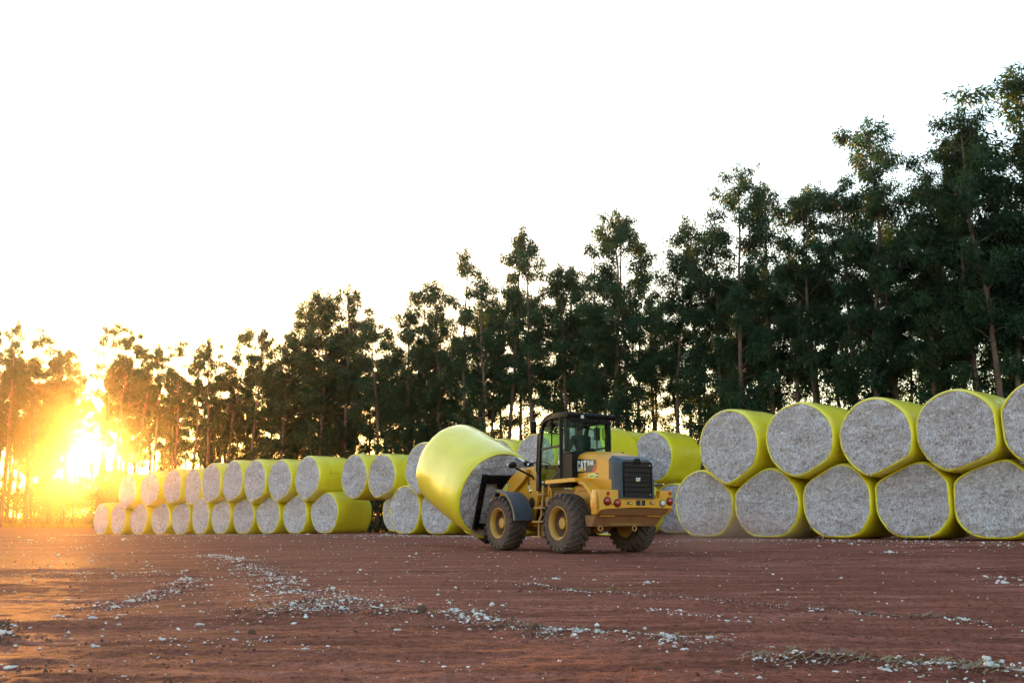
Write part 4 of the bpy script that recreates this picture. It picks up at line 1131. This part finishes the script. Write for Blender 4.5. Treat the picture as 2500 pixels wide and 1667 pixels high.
def skin_body(name, nodes, edges, mat, parent=None, sub=2):
    me = bpy.data.meshes.new(name)
    me.from_pydata([n_[0] for n_ in nodes], edges, [])
    me.materials.append(mat)
    o = obj(name, me, parent)
    sm_ = o.modifiers.new('skin', 'SKIN')
    for i, n_ in enumerate(nodes):
        r_ = n_[1] if isinstance(n_[1], tuple) else (n_[1], n_[1])
        me.skin_vertices[0].data[i].radius = r_
    me.skin_vertices[0].data[0].use_root = True
    sb = o.modifiers.new('sub', 'SUBSURF'); sb.levels = sub; sb.render_levels = sub
    return o
nodes = [((.66, 0, 2.20), (.17, .13)), ((.64, 0, 2.36), (.155, .12)), ((.66, 0, 2.54), (.19, .13)), ((.68, 0, 2.68), (.15, .10)), ((.71, 0, 2.745), .052), ((.735, 0, 2.80), .055)]
edges = [(0, 1), (1, 2), (2, 3), (3, 4), (4, 5)]
for s_ in (1, -1):
    b0 = len(nodes)
    nodes += [((.70, s_ * .19, 2.665), .068), ((.78, s_ * .27, 2.42), .050), ((.98, s_ * .20, 2.36), .040), ((1.04, s_ * .185, 2.38), .026), ((1.09, s_ * .18, 2.40), (.036, .018))]
    edges += [(3, b0), (b0, b0 + 1), (b0 + 1, b0 + 2), (b0 + 2, b0 + 3), (b0 + 3, b0 + 4)]
    h0 = b0 + 4
    for j in range(4):
        k0 = len(nodes)
        yy = s_ * (.150 + .020 * j)
        nodes += [((1.135 + .006 * (j % 2), yy, 2.405), .009), ((1.150, yy, 2.375), .008)]
        edges += [(h0, k0), (k0, k0 + 1)]
    k0 = len(nodes)
    nodes += [((1.09, s_ * .145, 2.40), .010), ((1.115, s_ * .13, 2.385), .009)]
    edges += [(h0, k0), (k0, k0 + 1)]
    b1 = len(nodes)
    nodes += [((.70, s_ * .10, 2.17), .095), ((1.10, s_ * .15, 2.19), .070), ((1.22, s_ * .15, 1.72), .045), ((1.34, s_ * .15, 1.66), .040)]
    edges += [(0, b1), (b1, b1 + 1), (b1 + 1, b1 + 2), (b1 + 2, b1 + 3)]
def to_world_child(o):
    o.location = LO; o.rotation_euler = (0, 0, LROT)
man = skin_body('person', nodes, edges, skin)
to_world_child(man)
tag(man, 'driver in a dark shirt seen from behind through the cab glass, hands on the wheel', 'person')
# head as part of the same body mesh: lofted into the body object's own mesh is not possible with skin, so it is a child
m = MB()
hp = [(0, -.115), (.045, -.11), (.066, -.085), (.074, -.04), (.082, .0), (.086, .045), (.080, .085), (.058, .115), (.028, .128), (0, .131)]
m.lathe(hp, 20, 'z')
for v in m.bm.verts:
    v.co.x *= 1.18
    if v.co.x > .07 and abs(v.co.z + .02) < .03 and abs(v.co.y) < .03: v.co.x += .022   # nose
    if v.co.x > .06 and abs(v.co.z - .01) < .025 and .02 < abs(v.co.y) < .05: v.co.x -= .008
m.box(-.012, .012, .078, .092, -.03, .03, .005); m.box(-.012, .012, -.092, -.078, -.03, .03, .005)
hd = m.build('head', skin, man, 1.2); hd.location = (.765, 0, 2.90)
m = MB(); m.lathe([(.083, -.03), (.090, .0), (.092, .05), (.086, .09), (.062, .122), (.03, .134), (0, .137)], 20, 'z')
for v in m.bm.verts:
    v.co.x = v.co.x * 1.18 - .008
    if v.co.x > .055 and v.co.z < .07: v.co.z = .07 + (v.co.z - .07) * .1
o = m.build('hair', hairm, man, 1.2); o.location = (.765, 0, 2.90)
snodes = [((.66, 0, 2.18), (.178, .138)), ((.64, 0, 2.36), (.172, .135)), ((.66, 0, 2.54), (.212, .15)), ((.68, 0, 2.69), (.165, .112)), ((.70, 0, 2.735), .066)]
sedges = [(0, 1), (1, 2), (2, 3), (3, 4)]
for s_ in (1, -1):
    b0 = len(snodes)
    snodes += [((.70, s_ * .20, 2.665), .085), ((.76, s_ * .265, 2.50), .072), ((.80, s_ * .27, 2.42), .060)]
    sedges += [(3, b0), (b0, b0 + 1), (b0 + 1, b0 + 2)]
skin_body('shirt', snodes, sedges, cloth, man)
tn = [((.66, 0, 2.18), (.180, .130))]; te = []
for s_ in (1, -1):
    b0 = len(tn); tn += [((.72, s_ * .10, 2.17), .105), ((1.10, s_ * .15, 2.19), .082), ((1.21, s_ * .15, 1.78), .062)]; te += [(0, b0), (b0, b0 + 1), (b0 + 1, b0 + 2)]
skin_body('trousers', tn, te, trous, man)

# steps
m = MB()
for (x1_, z) in ((1.03, 1.325), (1.14, 1.015), (1.23, .70), (1.27, .355)):
    m.box(.74 if z > .4 else .86, x1_, .84, 1.06, z - .02, z + .02, .006)
m.prism([(1.06, 1.55), (1.0, 1.55), (.98, 1.3), (1.06, 1.0), (1.05, .86), (1.17, .70), (1.19, .36), (1.25, .36), (1.24, .71), (1.12, .88), (1.13, 1.0), (1.05, 1.3)], .86, .89, 'y')
m.prism([(.80, 1.55), (.74, 1.55), (.74, .9), (.86, .7), (.86, .34), (.92, .34), (.92, .72), (.80, .92)], .86, .89, 'y')
m.box(.92, 1.20, .80, .83, .38, .68)
m.build('steps', yel2, ld)
m = MB(); m.tube([(.62, 1.0, 1.16), (.58, 1.0, 1.42), (.55, 1.0, 1.47), (.51, 1.0, 1.44), (.50, 1.0, 1.14)], .014, 7); m.build('grab_handle', yel, ld)

# front frame / tower
m = MB()
TW = [(2.72, 2.02), (1.98, 2.08), (1.97, 1.6), (2.02, 1.15), (2.15, .80), (2.35, .62), (2.95, .58), (3.10, .85), (3.02, 1.3), (2.92, 1.62)]
for y in (.36, -.36): m.prism(TW, y - .03, y + .03, 'y', .006)
m.prism([(2.10, 2.02), (1.985, 2.07), (1.975, 1.6), (2.025, 1.25), (2.12, 1.25)], -.33, .33, 'y')
m.box(2.3, 3.0, -.33, .33, .58, .95)
m.build('loader_tower', yel, ld)
m = MB(); m.lathe([(0, .397), (.13, .396), (.13, .38)], 20, 'y', c=(2.27, 0, 1.17)); m.build('service_opening', simple('hole_shade', (.03, .018, .012), .5), ld)  # dark disc on the plate stands in for the shade inside the hole
m = MB()
for (x, z) in ((2.42, 1.90), (2.33, 1.45)):
    m.lathe([(0, .43), (.028, .425), (.035, .40), (.05, .395)], 10, 'y', c=(x, 0, z))
m.build('pivot_pin', chrome, ld)
m = MB(); m.box(2.37, 2.46, .391, .394, 1.60, 1.68); m.box(2.37, 2.46, .391, .394, 1.70, 1.73); m.build('sticker', decb, ld, None)
m = MB(); m.box(2.37, 2.45, .391, .394, 1.51, 1.585); m.build('sticker', simple('mint_vinyl', (.45, .65, .5), .5), ld, None)
m = MB(); m.prism([(2.70, 1.44), (2.64, 1.44), (2.63, 1.50), (2.69, 1.51)], .391, .394, 'y'); m.build('sticker', orange, ld, None)
# lift arms
for y in (.46, -.46):
    m = MB()
    m.prism([(2.35, 1.98), (2.62, 2.04), (3.10, 1.82), (3.62, 1.48), (3.86, 1.10), (4.12, .62), (4.22, .42), (4.05, .38), (3.80, .78), (3.58, 1.02), (3.08, 1.38), (2.50, 1.72), (2.36, 1.82)], y - .035, y + .035, 'y', .008)
    o = m.build('lift_arm', yel, ld)
    if y > 0: sticker(o, Matrix.Translation((3.33, .496, 1.555)) @ Matrix.Rotation(rad(35), 4, 'Y'))
m = MB(); m.tube([(3.82, -.46, 1.05), (3.82, .46, 1.05)], .09, 14); m.tube([(3.96, -.52, 1.30), (3.96, .52, 1.30)], .05, 12); m.build('cross_tube', yel, ld)
m = MB()
m.prism([(3.80, 2.52), (3.99, 2.50), (4.0, 1.78), (3.98, 1.0), (3.78, .95), (3.72, 1.5), (3.78, 2.0)], -.10, .10, 'y', .01)
m.build('tilt_lever', yel, ld)
m = MB(); m.tube([(3.82, 0, 2.43), (3.10, 0, 2.17)], .032, 12); m.build('tilt_rod', chrome, ld)
m = MB(); m.tube([(3.16, 0, 2.195), (2.92, 0, 2.11)], .075, 14); m.tube([(2.94, 0, 2.115), (2.30, 0, 1.90)], .062, 14); m.tube([(3.12, .06, 2.25), (2.9, .09, 2.2), (2.5, .1, 2.14), (2.2, .12, 2.1), (2.1, .15, 2.0)], .016, 6); m.tube([(2.92, -.07, 2.2), (2.5, -.05, 2.2), (2.2, -.05, 2.15), (2.0, -.1, 2.0)], .016, 6)
m.build('tilt_cylinder', blk, ld)
m = MB(); m.lathe([(.078, -.03), (.088, -.03), (.088, .03), (.078, .03)], 14, 'z', closed=True, c=(0, 0, 0)); o = m.build('cylinder_collar', chrome, ld); o.location = (2.95, 0, 2.12); o.rotation_euler = (0, rad(-110), 0)
# front lamps on stalks
for s_ in (1, -1):
    m = MB(); m.tube([(2.14, s_ * .42, 1.72), (2.16, s_ * .44, 1.80), (2.40, s_ * .80, 2.02)], .025, 8)
    l_ = m.build('lamp_arm', blk, ld)
    m = MB(); m.lathe([(0, -.13), (.05, -.115), (.085, -.06), (.092, 0), (.085, .07), (.06, .11), (0, .125)], 18, 'x'); o = m.build('front_lamp', blk, l_); o.location = (2.47, s_ * .84, 2.09); o.scale = (1.15, 1.0, .95)
    m = MB(); m.lathe([(0, .135), (.03, .13), (.055, .11), (.06, .10)], 16, 'x'); o = m.build('lamp_lens', lensw, l_); o.location = (2.44, s_ * .885, 2.075); o.rotation_euler = (0, 0, s_ * rad(60)); o.scale = (.8, .8, .8)
# front fenders
for s_ in (1, -1):
    m = MB()
    path = []
    for a_ in np.linspace(rad(97), rad(-6 + 180), 13):
        pass
    path = [(2.65 - .80 * math.sin(a_), .64 + .80 * math.cos(a_)) for a_ in np.linspace(rad(-4), rad(84), 13)]
    a, b = (.62, 1.17) if s_ > 0 else (-1.17, -.62)
    m.strip(path, a, b, -.03)
    m.strip(path, *((1.14, 1.175) if s_ > 0 else (-1.175, -1.14)), .05)
    m.build('front_fender', slate, ld, .5)
# fork carriage in its tilted frame
CA = Vector((.93559, .01075, .35292)).normalized(); CU = CA.cross(Vector((0, 0, 1))).normalized(); CZ = CU.cross(CA).normalized()
cc = Vector((4.003, .16, 1.354))
MC = Matrix(((CA.x, CU.x, CZ.x, cc.x), (CA.y, CU.y, CZ.y, cc.y), (CA.z, CU.z, CZ.z, cc.z), (0, 0, 0, 1)))
# local here: x into the bale, y to the right, z up the face
m = MB()
m.box(-.20, -.11, -.86, .86, .40, .62, .01, M=MC)
m.box(-.20, -.11, -.80, .80, -.84, -.70, .01, M=MC)
for y in (-.80, .80): m.box(-.22, -.11, y - .06, y + .06, -.86, .64, .01, M=MC)
for y in (-.27, .27): m.box(-.185, -.12, y - .09, y + .09, -.95, .58, .01, M=MC)
car = m.build('fork_carriage', fork, ld)
for y in (-.36, .36):
    m = MB()
    m.prism([(-.20, -.80), (-.11, -.80), (-.11, -1.185), (1.3, -1.21), (1.3, -1.225), (-.20, -1.235)], y + -.07 + .0, y + .07, 'y', .004, M=MC)
    m.build('fork_tine', fork, car)

# ------------------------------------------------------------------ cotton litter, clods
t = NT('cotton_fluff')
co = t.n('ShaderNodeTexCoord').outputs['Object']
f = t.noise(co, 30, 4, .65)
c = t.ramp(f, [(.34, (.30, .24, .22)), (.48, (.66, .62, .62)), (.62, (.82, .81, .83))])
fluff = t.done(t.bsdf(c, .95, 0, .1, bump=f, bstr=.6, bdist=.01))
soil = simple('soil_clod', (.10, .048, .035), .95, var=.4, scale=8, bump=.6)
leafd = simple('dry_leaf', (.13, .12, .07), .8, var=.4)
ICO = None
def ico(sub):
    bm = bmesh.new(); bmesh.ops.create_icosphere(bm, subdivisions=sub, radius=1)
    V = np.array([v.co[:] for v in bm.verts]); F = np.array([[v.index for v in f_.verts] for f_ in bm.faces]); bm.free()
    return V, F
I1 = ico(1); I2 = ico(2)
def scatter(px, py, size, flat, name, mat, sink=.25):
    n = len(px)
    V0, F0 = I1
    pz = ground_h(px, py)
    a = rng.uniform(0, 2 * PI, n)
    sc = np.stack([size * rng.uniform(.7, 1.5, n), size * rng.uniform(.5, 1.0, n), size * flat * rng.uniform(.6, 1.4, n)], 1)
    P = V0[None] * (1 + .5 * rng.normal(size=(n, len(V0), 1))) * sc[:, None, :]
    x = P[..., 0] * np.cos(a)[:, None] - P[..., 1] * np.sin(a)[:, None]
    y = P[..., 0] * np.sin(a)[:, None] + P[..., 1] * np.cos(a)[:, None]
    V = np.stack([x + px[:, None], y + py[:, None], P[..., 2] + (pz + sc[:, 2] * (1 - sink) * .6)[:, None]], -1).reshape(-1, 3)
    F = (F0[None] + (np.arange(n) * len(V0))[:, None, None]).reshape(-1, 3)
    return obj(name, mesh_np(name, V, F, [mat], smooth=True))
TU = [(-4.61, 11.91, .12, ''), (-4.59, 12.39, .11, ''), (-4.77, 15.09, .14, ''), (-4.8, 10.91, .07, ''), (-4.6, 10.06, .06, 'small upright cotton tuft alone in the left hollow'), (-3.84, 10.14, .075, ''), (-4.01, 9.82, .10, ''), (-2.88, 9.55, .09, ''), (-1.97, 8.33, .075, 'cotton tuft alone in the bare near earth right of the brown clump'), (-2.53, 7.37, .045, ''), (-3.23, 8.02, .075, ''), (-2.81, 8.27, .09, 'flat pale scrap of cotton on the dark earth left of the brown clump'), (-1.55, 7.75, .065, ''), (-0.98, 8.94, .085, ''), (-3.19, 9.67, .04, ''), (-2.98, 10.14, .04, ''), (-2.25, 8.4, .06, ''), (-4.48, 9.24, .09, 'large cotton tuft at the left edge of the yard, upper one'), (-4.30, 8.68, .15, 'biggest cotton clump at the left edge of the picture'), (-2.34, 6.28, .05, ''), (-2.89, 6.85, .04, ''), (-1.77, 11.31, .12, ''), (-1.76, 10.68, .09, ''), (-1.97, 10.73, .09, ''), (-0.59, 10.41, .15, 'bright cotton clump on the middle ridge below the front wheel'), (-0.32, 9.82, .12, ''), (0.34, 8.93, .10, ''), (0.55, 8.68, .13, 'cotton clump at the head of the bright heap in the middle foreground'), (0.59, 8.47, .08, ''), (0.66, 8.61, .12, ''), (0.71, 8.4, .10, ''), (1.09, 8.14, .07, ''), (1.19, 8.08, .12, ''), (1.26, 7.98, .10, ''), (1.27, 7.56, .055, ''), (1.51, 7.88, .08, ''), (1.67, 7.91, .05, ''), (1.93, 7.63, .055, ''), (2.23, 7.09, .09, ''), (2.79, 6.82, .12, 'roundest white cotton ball on the ridge at lower right'), (1.6, 6.83, .05, ''), (2.33, 6.47, .09, ''), (3.03, 6.97, .04, ''), (2.84, 6.52, .06, ''), (3.0, 6.50, .16, 'biggest cotton heap in the lower right corner'), (3.27, 6.55, .12, 'cotton heap cut by the right edge at lower right'), (1.48, 6.22, .05, ''), (2.70, 6.95, .08, ''), (1.28, 6.45, .05, ''), (0.64, 15.32, .13, 'lone cotton tuft on the smooth earth below the rear wheel'), (1.89, 14.34, .10, ''), (11.22, 34.09, .1, ''), (8.35, 22.36, .16, 'white tuft on the open yard in front of the big right row'), (7.45, 15.55, .10, ''), (4.27, 9.76, .09, ''), (4.4, 9.69, .07, ''), (2.0, 9.58, .07, ''), (2.19, 9.55, .06, ''), (6.96, 14.42, .14, '')]
TU = [q_ for q_ in TU if not (q_[0] == 11.22)]
TUP = [(a_, b_, c_) for (a_, b_, c_, d_) in TU]
X, Y, S = [], [], []
def add(x, y, s): X.append(x); Y.append(y); S.append(s)
for k, (pts, w, h, dn) in PATHS.items():
    seg = [math.hypot(b[0] - a[0], b[1] - a[1]) for a, b in zip(pts, pts[1:])]
    n = int(sum(seg) * 270 * dn)
    sel = rng.choice(len(seg), n, p=np.array(seg) / sum(seg)); u = rng.random(n)
    A0 = np.array(pts)[sel]; A1 = np.array(pts)[sel + 1]
    # clustered along the line
    P = A0 + (A1 - A0) * u[:, None] + rng.normal(0, w * .75, (n, 2))
    keep = (hash_noise(P[:, 0] * 2.3, P[:, 1] * 2.3, 5) + .35 * rng.normal(size=n)) > -.15
    P = P[keep]
    add(P[:, 0], P[:, 1], rng.lognormal(math.log(.0055), .6, len(P)).clip(.0025, .024))
# all over the yard, thinning to the right
n = 15000
y = 5.5 + 44 * rng.random(n) ** 1.25
x = (rng.random(n) * 2 - 1) * y * .56
dens = np.where(x < 0, 1.0, .42) * np.where((y > 10.5) & (y < 18) & (x < -1.0 - .1 * (y - 10)), 1.5, .75)
dens *= .35 + np.clip(fbm(x, y * 1.6, .55, 3, 61) + .45, 0, 1.3)
k = rng.random(n) < dens * .34
x, y = x[k], y[k]
add(x, y, rng.lognormal(math.log(.0060), .6, len(x)).clip(.0025, .028) * (.75 + y / 30))
# fallen fibre along the foot of the rows
for (ax, ay, bx, by, n) in ((-30.5, 71.5, -9.5, 53.0, 1500), (5.6, 32.5, 13, 25.2, 700), (-6, 45.0, 3, 37.5, 900)):
    u = rng.random(n); w_ = -np.abs(rng.normal(0, 1.6, n))
    add(ax + (bx - ax) * u + w_ * .66, ay + (by - ay) * u + w_ * .75, rng.lognormal(math.log(.010), .5, n).clip(.004, .035))
for (tx_, ty_, ts_) in TUP:
    n = int(16 * ts_ / .1)
    add(tx_ + rng.normal(0, ts_ * 2.2, n), ty_ + rng.normal(0, ts_ * 2.2, n), rng.lognormal(math.log(ts_ * .075), .6, n).clip(.003, .022))
X = np.concatenate(X); Y = np.concatenate(Y); S = np.concatenate(S)
o = scatter(X, Y, S, .55, 'cotton_litter', fluff)
tag(o, 'countless white flecks of loose cotton scattered over the red earth', 'cotton', kind='stuff')
# crumbs of earth
n = 9000
y = 5.3 + 16 * rng.random(n) ** 1.5; x = (rng.random(n) * 2 - 1) * y * .56
P = []
for kk in ('A2', 'E', 'C', 'D', 'B', 'A', 'Gc'):
    pts = PATHS[kk][0]; m_ = 600
    sel = rng.integers(0, len(pts) - 1, m_); u = rng.random(m_)[:, None]
    P.append(np.array(pts)[sel] * (1 - u) + np.array(pts)[sel + 1] * u + rng.normal(0, PATHS[kk][1] * .9, (m_, 2)))
P = np.concatenate(P)
kx = fbm(x, y, .7, 3, 88) + .3 * rng.normal(size=n) > .0
x = np.concatenate([x[kx], P[:, 0]]); y = np.concatenate([y[kx], P[:, 1]])
o = scatter(x, y, rng.lognormal(math.log(.0050), .5, len(x)).clip(.002, .02), .8, 'soil_crumbs', soil)
tag(o, 'loose dark crumbs of earth lying along the ridges', 'soil', kind='stuff')
# dry straw and leaf bits
n = 900
P = []
for kk, m_ in (('A2', 220), ('E', 420), ('D', 160), ('C', 100)):
    pts = PATHS[kk][0]
    sel = rng.integers(0, len(pts) - 1, m_); u = rng.random(m_)[:, None]
    P.append(np.array(pts)[sel] * (1 - u) + np.array(pts)[sel + 1] * u + rng.normal(0, PATHS[kk][1] * .8, (m_, 2)))
P = np.concatenate(P); n = len(P)
z = ground_h(P[:, 0], P[:, 1]); a = rng.uniform(0, PI, n); L = rng.uniform(.02, .11, n); wd = rng.uniform(.003, .012, n)
dx, dy = np.cos(a) * L / 2, np.sin(a) * L / 2; nx_, ny_ = -np.sin(a) * wd / 2, np.cos(a) * wd / 2
z0 = z + rng.uniform(.008, .025, n); z1 = z + rng.uniform(.008, .05, n)
V = np.stack([np.stack([P[:, 0] - dx - nx_, P[:, 1] - dy - ny_, z0], 1), np.stack([P[:, 0] + dx - nx_, P[:, 1] + dy - ny_, z1], 1), np.stack([P[:, 0] + dx + nx_, P[:, 1] + dy + ny_, z1 + .003], 1), np.stack([P[:, 0] - dx + nx_, P[:, 1] - dy + ny_, z0 + .003], 1)], 1)
o = obj('straw', mesh_np('straw', V.reshape(-1, 3), np.arange(n * 4).reshape(n, 4), [simple('straw', (.24, .17, .09), .8, var=.4)], smooth=False))
tag(o, 'short bits of dry straw mixed into the cotton ridges', 'straw', kind='stuff')

# larger tufts that can be told one by one
def tuft_mesh(seed):
    rs = np.random.default_rng(seed)
    V0, F0 = I2; Vs, Fs = [], []
    for k in range(rs.integers(6, 11)):
        c_ = rs.normal(0, 1, 3) * np.array([.62, .45, .24]); c_[2] = abs(c_[2]) + .12
        r_ = rs.uniform(.22, .50)
        d = np.array([noise.noise(Vector(tuple(v * 1.8 + c_ * 5 + seed))) for v in V0]); d2 = np.array([noise.noise(Vector(tuple(v * 4.5 + c_ * 5 + seed))) for v in V0])
        v = V0 * (1 + .55 * d + .35 * d2)[:, None] * r_ * np.array([1.15, 1, .8]) + c_
        Fs.append(F0 + len(Vs) * len(V0)); Vs.append(v)
    return mesh_np('cotton_tuft', np.concatenate(Vs), np.concatenate(Fs), [fluff])
TM = [tuft_mesh(s) for s in range(6)]
for i, (x, y, s_, lb) in enumerate(TU):
    o = obj('cotton_tuft', TM[i % 6])
    o.location = (x, y, float(ground_h(np.array([x]), np.array([y]))[0]) - .01)
    o.rotation_euler = (0, 0, rnd.uniform(0, 6.28)); o.scale = (s_ * .42, s_ * .38, s_ * .40)
    tag(o, lb or 'small white tuft of loose cotton lying on the red earth', 'cotton tuft', 'tufts of loose cotton on the yard')
def clod_mesh(seed):
    V0, F0 = I2
    d = np.array([noise.noise(Vector(tuple(v * 1.6 + seed * 3))) + .5 * noise.noise(Vector(tuple(v * 4 + seed * 3))) for v in V0])
    return mesh_np('earth_clod', V0 * (1 + .5 * d)[:, None] * np.array([1, .8, .65]) + np.array([0, 0, .35]), F0, [soil])
CM = [clod_mesh(s) for s in range(4)]
CL = [(3.03, 9.95, .075, 'round brown clod on the right of the yard beyond the thin ridge'), (4.24, 10.14, .12, 'largest brown clod at the right end of the thin ridge'), (2.74, 11.14, .06, 'dark clod in the middle of the thin right ridge'), (2.29, 12.05, .06, 'farthest small clod on the thin right ridge'), (0.22, 8.95, .13, 'brown clod at the left end of the bright cotton heap'), (1.45, 9.16, .06, ''), (-4.79, 18.25, .1, 'far dark clod at the start of the cotton trail'), (-3.65, 15.93, .1, 'dark clod on the right side of the cotton trail'), (-2.31, 11.19, .07, ''), (-2.19, 11.31, .09, ''), (-0.89, 10.01, .17, 'fuzzy brown mound on the middle cotton ridge'), (-2.21, 8.75, .12, 'fluffy brown clump alone in the near earth')]
for i, (x, y, s_, lb) in enumerate(CL):
    o = obj('earth_clod', CM[i % 4]); o.location = (x, y, float(ground_h(np.array([x]), np.array([y]))[0]) - .01)
    o.rotation_euler = (0, 0, rnd.uniform(0, 6.28)); o.scale = (s_ * .42,) * 3
    tag(o, lb or 'small dark clod of earth among the cotton flecks', 'clod', 'clods of earth on the yard')
# ------------------------------------------------------------------ air
if HAZE > 0:  # haze volume added to spread a bloom-like glow round the sun
    m = MB(); m.box(-330, 330, -30, 260, -2.5, 34)
    t = NT('glow_haze')
    v = t.n('ShaderNodeVolumePrincipled')
    v.inputs['Color'].default_value = (1.0, .88, .70, 1); v.inputs['Density'].default_value = HAZE; v.inputs['Anisotropy'].default_value = HAZE_G
    t.l(v.outputs[0], t.out.inputs['Volume'])
    o = m.build('haze', t.m, None, None)
    tag(o, 'thin warm haze over the whole yard, added for the glow round the sun', 'haze', kind='stuff')
# thin dust behind the rear wheels
m = MB(); m.lathe([(0, -.5), (.30, -.42), (.46, -.15), (.5, .1), (.40, .36), (.2, .47), (0, .5)], 20, 'z')
t = NT('dust_air')
co = t.n('ShaderNodeTexCoord').outputs['Object']
le = t.n('ShaderNodeVectorMath', operation='LENGTH'); t.l(co, le.inputs[0])
fall = t.math('MAXIMUM', t.math('SUBTRACT', 1.0, t.math('MULTIPLY', le.outputs['Value'], 2.1)), 0.0)
nz_ = t.noise(co, 3.0, 4, .6)
dn_ = t.math('MULTIPLY', t.math('POWER', fall, 1.4), t.math('MAXIMUM', t.math('MULTIPLY', t.math('SUBTRACT', nz_, .28), DUST), 0.0))
v = t.n('ShaderNodeVolumePrincipled'); v.inputs['Color'].default_value = (.62, .40, .33, 1); v.inputs['Anisotropy'].default_value = .2
t.l(dn_, v.inputs['Density']); t.l(v.outputs[0], t.out.inputs['Volume'])
o = m.build('dust_cloud', t.m, None, None)
o.location = (5.0, 23.6, .75); o.scale = (4.6, 2.6, 1.7)
tag(o, 'faint reddish dust hanging behind the rear wheels of the loader', 'dust', kind='stuff')
SC.cycles.volume_bounces = 0
SC.cycles.volume_max_steps = 64
print('TREES', tree_no)
